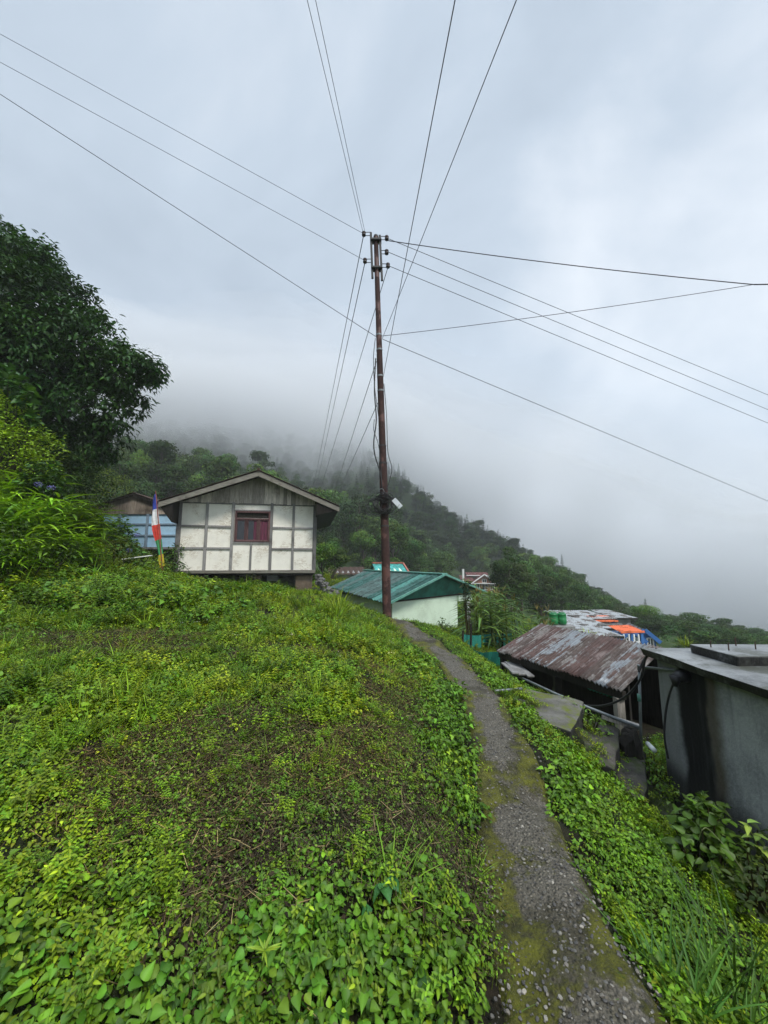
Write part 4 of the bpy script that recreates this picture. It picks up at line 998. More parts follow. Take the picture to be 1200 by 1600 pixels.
M_RM = tin('streaked_sheet', (.185, .19, .19), (.10, .062, .055), .42, .6, streak=SK, old=(.14, .12, .112))
M_RB = tin('brown_grey_sheet', (.165, .155, .145), (.088, .064, .056), .38, .65, streak=SK, old=(.13, .11, .10))
M_GREENSH = tin('sea_green_sheet', (.10, .42, .33), (.07, .30, .24), .3, .5, old=(.09, .37, .29))
rusty_shed()

# ================================================================== WATER TANK, PIPES AND STEPS
def tank():
    x0, x1, y0, y1, zt, zb = 2.72, 5.4, .9, 4.0, -.93, -2.9
    t = thing('water_tank', ((x0 + x1) / 2, (y0 + y1) / 2, zb), 'big stained concrete water tank with a flat overhanging slab', 'water tank')
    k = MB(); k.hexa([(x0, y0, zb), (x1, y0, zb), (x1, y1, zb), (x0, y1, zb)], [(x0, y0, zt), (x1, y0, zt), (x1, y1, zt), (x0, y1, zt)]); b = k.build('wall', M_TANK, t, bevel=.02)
    b.data.transform(__import__('mathutils').Matrix.Translation(worldloc(t))); b.location = -Vector(worldloc(t))       # stain pattern in the tank's own place
    k = MB(); o = .11
    nx, ny = 26, 22; X = np.linspace(x0 - o, x1 + .1, nx); Y = np.linspace(y0 - .1, y1 + .07, ny); vs = []; fs = []
    for lvl in (0, 1):
        for j, y in enumerate(Y):
            for i, x in enumerate(X):
                edge = i in (0, nx - 1) or j in (0, ny - 1)
                dx = (fbm(y * 5 + lvl * 3, x * 5, 61) - .5) * .035 if i in (0,) else 0; dy = (fbm(x * 5 + lvl * 3, y * 5, 63) - .5) * .03 if j in (ny - 1,) else 0
                z = zt + .004 if lvl == 0 else zt + .085 + (fbm(x * 3, y * 3, 65) - .5) * .014 - (.012 if edge else 0)
                vs.append((x + dx + (.03 if lvl == 0 and i == 0 else 0), y + dy, z))
    m_ = nx * ny
    for j in range(ny - 1):
        for i in range(nx - 1):
            f = (j * nx + i, j * nx + i + 1, (j + 1) * nx + i + 1, (j + 1) * nx + i); fs += [f[::-1], tuple(q + m_ for q in f)]
    ring = [i for i in range(nx)] + [j * nx + nx - 1 for j in range(1, ny)] + [(ny - 1) * nx + i for i in range(nx - 2, -1, -1)] + [j * nx for j in range(ny - 2, 0, -1)]
    for p, q in zip(ring, ring[1:] + ring[:1]): fs.append((p, q, q + m_, p + m_))
    k.add(vs, fs); s = k.build('slab', M_SLAB, t)
    zs = zt + .09
    k = MB(); k.hexa([(2.93, 3.32, zs - .02), (4.2, 3.36, zs - .02), (4.2, 3.80, zs - .02), (2.93, 3.80, zs - .02)], [(2.92, 3.31, zs + .075), (4.2, 3.35, zs + .075), (4.2, 3.81, zs + .075), (2.92, 3.81, zs + .075)]); h = k.build('hatch_cover', M_SLAB, t, bevel=.012, jitter=.005)
    for px, py, hgt in ((1111, 1012, .055), (1139, 1017, .06), (1150, 1009.5, .07), (1181, 1015, .06)):
        q = PZ(px, py, zs + .07); k = MB(); k.tube([q, q + (0, 0, hgt), q + (.012, .01, hgt + .004)], .0055, 6); k.build('lifting_bar', M_REBAR, h)
    v = PX(1058, 1057, x0 - .09); k = MB()
    k.tube([v + (.1, 0, 0), v + (.02, 0, 0), v + (-.03, .0, -.01)], [.05, .055, .035], 12); k.tube([v + (-.02, 0, .01), v + (-.02, 0, -.085)], [.05, .02], 12); k.build('outlet_valve', M_BLACK, t, smooth=True)
tank()
def pipes():
    base = P(999, 1136, 4.2); Yp = base[1]; elbow = P(998.5, 1042, Yp); end = PX(1056, 1047, 2.72)
    t = thing('standpipe', tuple(base), 'galvanised standpipe rising from the steps and bending to the tank', 'pipe')
    k = MB(); k.tube([base - (0, 0, .25), elbow], .0135, 10); k.build('riser', M_STEEL, t, smooth=True)
    k = MB(); k.tube([elbow, end], .0125, 10); k.build('arm', M_STEEL, t, smooth=True)
    k = MB(); k.tube([elbow - (0, 0, .035), elbow + (0, 0, .012), elbow + (end - elbow) * .08], .018, 10); k.build('elbow', M_STEEL, t, smooth=True)
    mid = P(998.7, 1090, Yp); k = MB(); k.tube([mid - (0, 0, .035), mid + (0, 0, .035)], .0165, 10); k.build('green_joint', M_GREENEDGE, t, smooth=True)
    return base, Yp
SPB, SPY = pipes()
k = MB(); k.tube([P(795, 1050, 6.3), P(868, 1084, 4.95), P(905, 1100, 4.6), P(999, 1137, SPY + .05)], .017, 10); tag(k.build('water_pipe', M_STEEL, None, smooth=True), 'long galvanised pipe lying along the verge down to the standpipe', 'pipe')
k = MB(); k.tube([P(722, 1080.5, 4.42), P(765, 1080, 4.42), P(800, 1077.5, 4.45), P(815, 1076, 4.6)], .0135, 8); tag(k.build('water_pipe', M_STEEL, None, smooth=True), 'thin grey pipe laid across the footpath', 'pipe')
k = MB(); k.tube([P(660, 1047, 4.9), P(676, 1054, 4.85), P(690, 1066, 4.7)], .012, 8); tag(k.build('water_pipe', M_STEEL, None, smooth=True), 'short end of grey pipe sticking out of the bank left of the path', 'pipe')
cable('black_hose', 'black hose sagging from the shed eave to the tank slab', [(905, 1101, 1.0), (940, 1103, .6), (975, 1090, .3), (1000, 1062, .15), (1008, 1030, .1), (1016, 1019, .05)], .012, 3.95, 'hose', M_BLACK)
cable('black_hose', 'short black hose draped over the corner of the tank slab', [(998, 1050, .1), (1006, 1032, .1), (1016, 1020, .08), (1026, 1014, .0)], .012, 4.0, 'hose', M_BLACK)
cable('black_hose', 'black hose hanging from the tank valve down its wall', [(1054, 1064, -.35), (1046, 1085, -.15), (1040, 1115, -.1), (1038, 1150, -.1), (1044, 1185, -.1)], .010, 3.95, 'hose', M_BLACK)
# lean wooden plank and dark stump under the pipe's foot
k = MB(); k.beam(P(940, 1118, 4.5), P(1000, 1137, SPY + .12), .12, .035); tag(k.build('wooden_plank', M_WOOD, None, bevel=.004), 'weathered plank lying under the pipe beside the shed', 'plank')
k = MB(); q = P(985, 1160, SPY + .0); k.tube([q + (.03, 0, -.30), q + (.01, 0, -.12), q + (-.01, 0, 0), q + (-.005, .01, .08), q + (.01, 0, .14)], [.12, .10, .10, .075, .045], 11); tag(k.build('tree_stump', M_DARKWOOD, None, jitter=.028), 'dark rotten stump at the foot of the standpipe', 'stump')
k = MB(); k.tube([P(1012, 1162, 4.15), P(1022, 1172, 3.9)], .022, 10); tag(k.build('drain_pipe', plain('white_plastic_pipe', (.62, .66, .64), .5, .15, 10, .1), None, smooth=True), 'short white pipe end sticking out beside the stump', 'pipe')
def steps():
    s = np.array((.83, -.56)); tt_ = np.array((.56, .83))
    t = thing('concrete_steps', (2.3, 4.0, -2.3), 'worn mossy concrete steps going down towards the tank', 'steps')
    def slab(c, l, d, z, h, m, nm, sd):
        k = MB(); rng = random.Random(sd); n = 9; rows = []
        for j in range(6):
            v = (j / 5 - .5) * d
            for i in range(n):
                u = (i / (n - 1) - .5) * l; e = (fbm(u * 5 + sd, v * 5, 71) - .5)
                x = c[0] + tt_[0] * u + s[0] * (v + e * .05); y = c[1] + tt_[1] * u + s[1] * (v + e * .05)
                rows.append((x, y, z + (fbm(u * 9 + sd, v * 9, 72) - .5) * .03 - (.02 if j == 5 else 0)))
        k_ = len(rows); bot = [(x, y, z - h) for x, y, z_ in rows]; fs = []
        for j in range(5):
            for i in range(n - 1):
                f = (j * n + i, j * n + i + 1, (j + 1) * n + i + 1, (j + 1) * n + i); fs += [f, tuple(q + k_ for q in f[::-1])]
        ring = list(range(n)) + [j * n + n - 1 for j in range(1, 6)] + [5 * n + i for i in range(n - 2, -1, -1)] + [j * n for j in range(4, 0, -1)]
        for p, q in zip(ring, ring[1:] + ring[:1]): fs.append((q, p, p + k_, q + k_))
        k.add(rows + bot, fs); k.build(nm, m, t, bevel=.012)
    slab((1.68, 4.36), .95, .74, -1.515, .25, M_LAND, 'landing', 1)
    slab((2.12, 4.07), 1.0, .34, -1.735, .22, M_STEP, 'step', 2)
    slab((2.29, 3.96), 1.0, .36, -1.925, .22, M_STEP, 'step', 3)
    slab((2.46, 3.86), 1.0, .38, -2.11, .24, M_STEP, 'step', 4)
steps()

# ================================================================== NET FENCE
def net():
    Y = 8.3
    t = thing('net_fence', tuple(P(750, 1035, Y)), 'sagging teal shade net on thin posts round the corn patch', 'net fence')
    def sheet(nm, top, bot, y0, y1, wav):
        n = len(top) * 6; tp = np.array(top, float); bt = np.array(bot, float); u = np.linspace(0, len(top) - 1, n)
        f = lambda A, c: np.interp(u, range(len(A)), A[:, c]); ty = np.linspace(y0, y1, n); nv = 8; vs = []; fs = []
        for j in range(nv + 1):
            v = j / nv
            for i in range(n):
                px = f(tp, 0)[i] * (1 - v) + f(bt, 0)[i] * v; py = f(tp, 1)[i] * (1 - v) + f(bt, 1)[i] * v
                vs.append(P(px, py, ty[i] + wav * math.sin(i * .9 + v * 3)))
        k = len(vs); vs += [q + np.array((0, .004, 0)) for q in vs]
        for j in range(nv):
            for i in range(n - 1):
                g = (j * n + i, j * n + i + 1, (j + 1) * n + i + 1, (j + 1) * n + i); fs += [g, tuple(x + k for x in g[::-1])]
        m = MB(); m.add(vs, fs); m.build(nm, M_NET, t, smooth=True)
    sheet('net', [(723, 991), (735, 992.5), (746, 993), (752, 992)], [(722, 1016), (735, 1026), (746, 1030), (752, 1030)], 8.3, 8.7, .03)
    sheet('net', [(734, 1007), (742, 1016), (754, 1020), (768, 1018.5), (788, 1018)], [(732, 1030), (742, 1040), (755, 1045), (770, 1048), (788, 1052)], 8.1, 7.4, .03)
    sheet('net', [(752, 992), (770, 990), (784, 990), (800, 990)], [(752, 1022), (770, 1024), (784, 1024), (800, 1022)], 9.0, 10.2, .03)
    for px, py0, py1, y in ((735.5, 975, 1035, 8.25), (777, 1014, 1050, 7.7), (723, 985, 1020, 8.3), (785, 985, 1025, 9.4)):
        k = MB(); k.tube([P(px, py1, y), P(px + .5, py0, y)], .022, 7); k.build('post', M_DARKWOOD, t)
net()
# old boards lying between the shed and the verge
for i, (a, b, lab) in enumerate((((788, 1036), (806, 1052), 'split grey board lying under the shed eave, leftmost of three'), ((793, 1034), (816, 1054), 'split grey board lying under the shed eave, middle of three'), ((800, 1033), (830, 1057), 'split grey board lying under the shed eave, rightmost of three'))):
    k = MB(); k.beam(P(*a, 6.5), P(*b, 5.8), .10, .02); tag(k.build('loose_board', M_FRAME, None), lab, 'board', 'boards under the shed eave')

# ================================================================== PLANTS
def template(ts, ws):
    vs = []; rows = []
    for t, w in zip(ts, ws):
        if w <= 0: rows.append([len(vs)]); vs.append((0, t, 0))
        else: rows.append([len(vs), len(vs) + 1, len(vs) + 2]); vs += [(-w, t, w), (0, t, 0), (w, t, w)]
    tr = []
    for a, b in zip(rows, rows[1:]):
        if len(a) == 1 and len(b) == 3: tr += [(a[0], b[1], b[0]), (a[0], b[2], b[1])]
        elif len(a) == 3 and len(b) == 1: tr += [(a[0], a[1], b[0]), (a[1], a[2], b[0])]
        else:
            for k in (0, 1): tr += [(a[k], a[k + 1], b[k + 1]), (a[k], b[k + 1], b[k])]
    return np.array(vs, float), np.array(tr, int)
T_HEART = template([0, .02, .10, .24, .42, .60, .78, .91, 1], [0, .50, .88, 1, .88, .62, .33, .13, 0])
T_OVATE = template([0, .2, .48, .76, 1], [0, .8, 1, .58, 0])
T_SMALL = template([0, .42, 1], [0, 1, 0])
T_LANCE = template([0, .25, .5, .75, 1], [.15, .85, 1, .6, 0])
T_BLADE = template([0, .3, .6, .85, 1], [.7, 1, .8, .45, 0])
T_LONG = template([0, .12, .25, .4, .55, .7, .85, 1], [.6, .9, 1, .97, .88, .7, .42, 0])
T_CARD = (np.array([(-.7, 0, .2), (.8, .25, 0), (.25, 1, .25), (-.9, .7, 0)], float), np.array([(0, 1, 2), (0, 2, 3)], int))
def unit(a): return a / np.maximum(np.linalg.norm(a, axis=-1, keepdims=True), 1e-9)
class Leaves:
    def __init__(s): s.v = []; s.f = []; s.c = []; s.n = 0
    def add(s, T, pos, d, nrm, Lg, W, col, droop=.15, fold=.25):
        pos = np.atleast_2d(np.asarray(pos, float)); m = len(pos)
        bc = lambda a, k: np.broadcast_to(np.asarray(a, float), (m, k)) if np.ndim(a) != 1 or k == 3 else np.broadcast_to(np.asarray(a, float)[:, None], (m, k))
        d = unit(bc(d, 3)); nrm = bc(nrm, 3); nrm = unit(nrm - d * (nrm * d).sum(-1, keepdims=True)); side = np.cross(d, nrm)
        Lg = np.broadcast_to(np.asarray(Lg, float).reshape(-1, 1), (m, 1)) if np.ndim(Lg) else np.full((m, 1), float(Lg))
        W = np.broadcast_to(np.asarray(W, float).reshape(-1, 1), (m, 1)) if np.ndim(W) else np.full((m, 1), float(W))
        droop = np.broadcast_to(np.asarray(droop, float).reshape(-1, 1), (m, 1)) if np.ndim(droop) else np.full((m, 1), float(droop))
        tv, tf = T; u, t, q = tv[:, 0][None], tv[:, 1][None], tv[:, 2][None]
        V = pos[:, None] + d[:, None] * (t * Lg)[..., None] + side[:, None] * (u * W / 2)[..., None] + nrm[:, None] * (q * W * fold - droop * t ** 2 * Lg)[..., None]
        k = len(tv); s.v.append(V.reshape(-1, 3)); s.f.append((tf[None] + (np.arange(m) * k)[:, None, None] + s.n).reshape(-1, 3))
        col = np.broadcast_to(np.asarray(col, float), (m, 3)); rib = np.where(k > 4, np.where(np.abs(tv[:, 0]) < 1e-6, 1.22, .90), 1.0); s.c.append((col[:, None] * rib[None, :, None]).reshape(-1, 3)); s.n += m * k; return s
    def stem(s, a, b, r0, r1, col):
        """a thin three-sided stem"""
        a = np.asarray(a, float); b = np.asarray(b, float); d = unit(b - a); x = unit(np.cross(d, (.3, .5, .81))); y = np.cross(d, x); V = []
        for p, r in ((a, r0), (b, r1)):
            for k in range(3): V.append(p + r * (x * math.cos(2.1 * k) + y * math.sin(2.1 * k)))
        f = []
        for k in range(3): q = (k + 1) % 3; f += [(k, q, q + 3), (k, q + 3, k + 3)]
        s.v.append(np.array(V)); s.f.append(np.array(f) + s.n); s.c.append(np.tile(col, (6, 1))); s.n += 6; return s
    def mesh(s, name, mat, smooth=True):
        V = np.concatenate(s.v); Fc = np.concatenate(s.f); C = np.concatenate(s.c)
        me = quad_mesh(name, V, Fc, smooth=smooth)
        a = me.color_attributes.new('col', 'FLOAT_COLOR', 'POINT'); a.data.foreach_set('color', np.c_[C, np.ones(len(C))].astype(np.float32).ravel())
        me.materials.append(mat); return me
def leafcol(rng, base, n, v=.25, h=.09):
    """leaf colours round a base colour: brightness and yellow-blue differ leaf by leaf"""
    b = np.array(base); k = np.exp(rng.normal(0, v, (n, 1))); s = rng.normal(0, h, (n, 1))
    return np.clip(b * k * (1 + s * np.array([[1.0, .25, -.6]])), .002, .9)
M_LEAF = leafmat('ground_cover_leaf', wscale=.8, yell=.3)
M_GRASS = leafmat('grass_blade', wscale=1.1, rough=.5)
M_DRY = leafmat('dry_stem', trans=.1, rough=.8, yell=.1, spec=.2)
M_TREE = leafmat('tree_leaf', wscale=.05, trans=.22, yell=.25, rough=.6, spec=.12)
M_NEARTREE = leafmat('glossy_tree_leaf', wscale=.5, trans=.22, yell=.2, rough=.5, spec=.2)
M_BARK = wood('tree_bark', (.035, .028, .022), (.10, .085, .07))
IVY = (.102, .205, .011); HERB = (.155, .242, .011); YEL = (.215, .275, .012); DEEP = (.045, .135, .022); DRY = (.085, .060, .032); LIME = (.135, .25, .014)

PROTO = bpy.data.collections.new('plant_library')
def ivy_clump(seed, n=17, rad=.12, hh=.10, l0=.036, l1=.062, base=IVY, T=T_HEART, stem=True, mat=None, name='ivy'):
    rng = np.random.default_rng(seed); S = Leaves()
    a = rng.uniform(0, 2 * math.pi, n); r = rad * np.sqrt(rng.uniform(.02, 1, n)); h = hh * (.25 + .75 * rng.uniform(0, 1, n)) * (1 - .45 * (r / rad) ** 2)
    p = np.stack([r * np.cos(a), r * np.sin(a), h], -1)
    az = a + rng.normal(0, .9, n); d = np.stack([np.cos(az), np.sin(az), rng.normal(-.12, .28, n)], -1)
    nr = np.stack([rng.normal(0, .34, n) - .25 * d[:, 1] * 0, rng.normal(0, .34, n), np.ones(n)], -1)
    Lg = rng.uniform(l0, l1, n) * (1.15 - .3 * rng.uniform(0, 1, n))
    S.add(T, p, d, nr, Lg, Lg * rng.uniform(.72, .95, n), leafcol(rng, base, n), droop=rng.uniform(.05, .35, n), fold=.28)
    if stem:
        for k in range(0, n, 2): S.stem((p[k, 0] * .5, p[k, 1] * .5, -.03), p[k], .0016, .001, np.array(base) * .6)
    return S
def herb_clump(seed, n=44, rad=.11, hh=.06, l0=.011, l1=.024, base=HERB):
    return ivy_clump(seed, n, rad, hh, l0, l1, base, T_OVATE, True)
def upright_herb(seed, stems=5, h=.13, base=HERB, l=.032):
    rng = np.random.default_rng(seed); S = Leaves()
    for k in range(stems):
        a = rng.uniform(0, 6.28); r = rng.uniform(.01, .07); b = np.array((r * math.cos(a), r * math.sin(a), -.02)); t = b + np.array((rng.normal(0, .05), rng.normal(0, .05), h * rng.uniform(.6, 1.1)))
        S.stem(b, t, .002, .001, np.array(base) * .7); m = 9
        u = np.repeat(np.linspace(.3, 1, m), 2)[:2 * m]; az = np.repeat(np.arange(m) * 1.57, 2) + np.tile([0, math.pi], m) + rng.normal(0, .2, 2 * m)
        p = b + (t - b) * u[:, None]; d = np.stack([np.cos(az), np.sin(az), np.full(2 * m, .25)], -1)
        S.add(T_OVATE, p, d, (0, 0, 1), l * (1.15 - .5 * u) * rng.uniform(.8, 1.2, 2 * m), l * .5 * (1.15 - .5 * u), leafcol(rng, base, 2 * m), droop=.25)
    return S
def grass_clump(seed, n=26, h=.17, w=.005, base=LIME, spread=.05, lean=.5, T=T_BLADE):
    rng = np.random.default_rng(seed); S = Leaves(); a = rng.uniform(0, 6.28, n); r = spread * np.sqrt(rng.uniform(0, 1, n))
    p = np.stack([r * np.cos(a), r * np.sin(a), np.full(n, -.02)], -1); az = a + rng.normal(0, .7, n); el = np.abs(rng.normal(0, lean, n)) + .1
    d = np.stack([np.sin(el) * np.cos(az), np.sin(el) * np.sin(az), np.cos(el)], -1)
    nr = np.stack([-np.cos(el) * np.cos(az), -np.cos(el) * np.sin(az), np.sin(el)], -1)
    Lg = h * rng.uniform(.5, 1.15, n); S.add(T, p, d, nr, Lg, w * rng.uniform(.7, 1.3, n), leafcol(rng, base, n), droop=-rng.uniform(-.1, .0, n) + rng.uniform(.0, .45, n), fold=.3)
    return S
def litter_clump(seed, n=20, rad=.13):
    rng = np.random.default_rng(seed); S = Leaves()
    for k in range(n):
        a = rng.uniform(0, 6.28); r = rad * math.sqrt(rng.uniform(0, 1)); p = np.array((r * math.cos(a), r * math.sin(a), rng.uniform(.0, .035))); az = rng.uniform(0, 6.28); d = np.array((math.cos(az), math.sin(az), rng.normal(.05, .25))); Lq = rng.uniform(.025, .085)
        c = leafcol(rng, DRY if rng.uniform() < .75 else (.26, .20, .10), 1, .35, .1)[0]; S.stem(p - d * Lq / 2, p + d * Lq / 2, .0013, .0009, c)
    m = 12; a = rng.uniform(0, 6.28, m); r = rad * np.sqrt(rng.uniform(0, 1, m)); az = rng.uniform(0, 6.28, m)
    S.add(T_SMALL, np.stack([r * np.cos(a), r * np.sin(a), rng.uniform(.004, .03, m)], -1), np.stack([np.cos(az), np.sin(az), rng.normal(0, .2, m)], -1), np.stack([rng.normal(0, .4, m), rng.normal(0, .4, m), np.ones(m)], -1), rng.uniform(.012, .03, m), rng.uniform(.006, .014, m), leafcol(rng, (.040, .028, .014), m, .4), droop=.2)
    return S
def flower_clump(seed):
    S = upright_herb(seed, 3, .17, HERB, .03); rng = np.random.default_rng(seed + 5)
    for k in range(4):
        c = np.array((rng.normal(0, .04), rng.normal(0, .04), rng.uniform(.14, .20))); az = np.arange(7) * .9
        S.stem((c[0], c[1], 0), c, .001, .001, np.array(HERB) * .7); S.add(T_SMALL, np.tile(c, (7, 1)), np.stack([np.cos(az), np.sin(az), np.full(7, .4)], -1), (0, 0, 1), .009, .006, (.75, .72, .78))
    return S
def library(name, makers):
    c = bpy.data.collections.new(name)
    for i, (S, m) in enumerate(makers):
        nm = '%s_%02d' % (name, i); o = bpy.data.objects.new(nm, S.mesh(nm, m)); c.objects.link(o)
    return c
def geonodes(name, lib):
    g = bpy.data.node_groups.new(name, 'GeometryNodeTree')
    g.interface.new_socket('Geometry', in_out='INPUT', socket_type='NodeSocketGeometry'); g.interface.new_socket('Geometry', in_out='OUTPUT', socket_type='NodeSocketGeometry')
    a = g.nodes.new('NodeGroupInput'); z = g.nodes.new('NodeGroupOutput'); ip = g.nodes.new('GeometryNodeInstanceOnPoints'); ci = g.nodes.new('GeometryNodeCollectionInfo')
    ci.inputs['Collection'].default_value = lib; ci.inputs['Separate Children'].default_value = True; ci.inputs['Reset Children'].default_value = True
    def at(nm, ty): n = g.nodes.new('GeometryNodeInputNamedAttribute'); n.data_type = ty; n.inputs['Name'].default_value = nm; return [s for s in n.outputs if s.name == 'Attribute' and s.enabled][0]
    e = g.nodes.new('FunctionNodeEulerToRotation'); g.links.new(at('rot', 'FLOAT_VECTOR'), e.inputs[0])
    g.links.new(a.outputs[0], ip.inputs['Points']); g.links.new(ci.outputs[0], ip.inputs['Instance']); ip.inputs['Pick Instance'].default_value = True
    g.links.new(at('pick', 'INT'), ip.inputs['Instance Index']); g.links.new(e.outputs[0], ip.inputs['Rotation']); g.links.new(at('scl', 'FLOAT'), ip.inputs['Scale'])
    g.links.new(ip.outputs[0], z.inputs[0]); return g
def scatter(name, lib, pts, rot, scl, pick):
    me = bpy.data.meshes.new(name); me.vertices.add(len(pts)); me.vertices.foreach_set('co', np.asarray(pts, np.float32).ravel())
    a = me.attributes.new('rot', 'FLOAT_VECTOR', 'POINT'); a.data.foreach_set('vector', np.asarray(rot, np.float32).ravel())
    a = me.attributes.new('scl', 'FLOAT', 'POINT'); a.data.foreach_set('value', np.asarray(scl, np.float32))
    a = me.attributes.new('pick', 'INT', 'POINT'); a.data.foreach_set('value', np.asarray(pick, np.int32))
    o = bpy.data.objects.new(name, me); COL.objects.link(o); md = o.modifiers.new('scatter', 'NODES'); md.node_group = geonodes(name, lib)
    return tag(o, kind='stuff')
def slope_rot(x, y, rng, amount=.8, jit=.15):
    n = normal(x, y); n = unit(n * amount + np.array((0, 0, 1 - amount)) + rng.normal(0, jit, n.shape)); g = rng.uniform(0, 2 * math.pi, len(x)); c, s = np.cos(g), np.sin(g)
    nx = c * n[:, 0] + s * n[:, 1]; ny = -s * n[:, 0] + c * n[:, 1]
    return np.stack([-np.arcsin(np.clip(ny, -1, 1)), np.arctan2(nx, n[:, 2]), g], -1)
def inside(x, y, poly):
    poly = np.array(poly); r = np.zeros(np.shape(x), bool); j = len(poly) - 1
    for i in range(len(poly)):
        xi, yi = poly[i][:2]; xj, yj = poly[j][:2]
        c = ((yi > y) != (yj > y)) & (x < (xj - xi) * (y - yi) / (yj - yi + 1e-12) + xi); r ^= c; j = i
    return r
TANKB = [(2.62, .8), (5.6, .8), (5.6, 4.1), (2.62, 4.1)]
STEPB = [(1.50, 4.9), (1.20, 4.15), (1.55, 3.95), (2.55, 3.45), (2.85, 4.0), (2.2, 4.6)]
HUTB = [(-6.2, 12.45), (-2.0, 12.9), (-3.0, 17.8), (-7.4, 17)]
SHEDB = [(1.95, 6.8), (2.85, 4.6), (3.9, 5.2), (2.9, 7.5)]
GREENB = [(.2, 12.9), (3.6, 15.6), (.7, 20.6), (-2.6, 18)]
def veg_mask(x, y):
    u, sd = path_u(x, y); ok = ~inside(x, y, TANKB) & ~inside(x, y, STEPB) & ~inside(x, y, HUTB) & ~inside(x, y, SHEDB) & ~inside(x, y, GREENB)
    return ok, u, sd
def in_view(x, y, z, m=.45):
    yy = np.maximum(y * CA + z * SA, .05); px = x / yy; py = (-y * SA + z * CA) / yy
    return (np.abs(px) < 1 + m + .15 / yy) & (py > -1.333 - m - .25 / yy) & (y > -1.0)
def candidates(rng, r0, r1, dens, a0=-62, a1=62):
    area = (r1 * r1 - r0 * r0) / 2 * R(a1 - a0); n = int(area * dens); r = np.sqrt(rng.uniform(r0 * r0, r1 * r1, n)); a = R(1) * rng.uniform(a0, a1, n)
    return np.sin(a) * r, np.cos(a) * r
def brown_mask(x, y):
    """bare, cut-over patches on the mound (0..1)"""
    e1 = 1.25 - np.hypot((x + .50) / 1.05, (y - 2.15) / .72)
    e2 = .9 - np.hypot((x - .12) / .42, (y - 3.3) / .55)
    e3 = .95 - np.hypot((x + 2.6) / 1.6, (y - 4.2) / .55)
    e4 = .8 - np.hypot((x + .2) / 1.6, (y - 4.2) / .35)
    e5 = .75 - np.hypot((x + 3.8) / 1.5, (y - 5.4) / .4)
    e = np.maximum.reduce([e1, e2, e3 * .8, e4 * .7, e5 * .8]) + (fbm(x * 2.3, y * 2.3, 21) - .5) * 1.25
    return np.clip(e * 1.7, 0, 1)

# ---- low plants covering the mound, the banks and the verge
makers = [(ivy_clump(s, 24, .12, .085, .022, .038, IVY), M_LEAF) for s in range(4)]                                      # 0-3 ivy
makers += [(ivy_clump(s + 10, 22, .12, .11, .018, .042, ((.082, .185, .012), (.125, .21, .012), (.058, .15, .012))[s], (T_HEART, T_OVATE, T_HEART)[s]), M_LEAF) for s in range(3)]                  # 4-6 large ivy
makers += [(herb_clump(s + 20, base=b), M_LEAF) for s, b in enumerate((HERB, YEL, IVY, HERB))]                           # 7-10 small herbs
makers += [(upright_herb(s + 30, base=b), M_LEAF) for s, b in enumerate((HERB, IVY, YEL))]                               # 11-13 upright herbs
makers += [(grass_clump(s + 40, base=b, h=h_), M_GRASS) for s, (b, h_) in enumerate(((LIME, .17), (YEL, .13), (LIME, .24)))]   # 14-16 grass
makers += [(litter_clump(s + 50), M_DRY) for s in range(3)]                                                              # 17-19 dry stems
makers += [(flower_clump(60), M_LEAF)]                                                                                   # 20
makers += [(ivy_clump(s + 70, 40, .10, .030, .006, .014, (.10, .17, .014), T_SMALL, False), M_LEAF) for s in range(2)]   # 21-22 tiny creeping leaves
LIB = library('low_plant', makers)
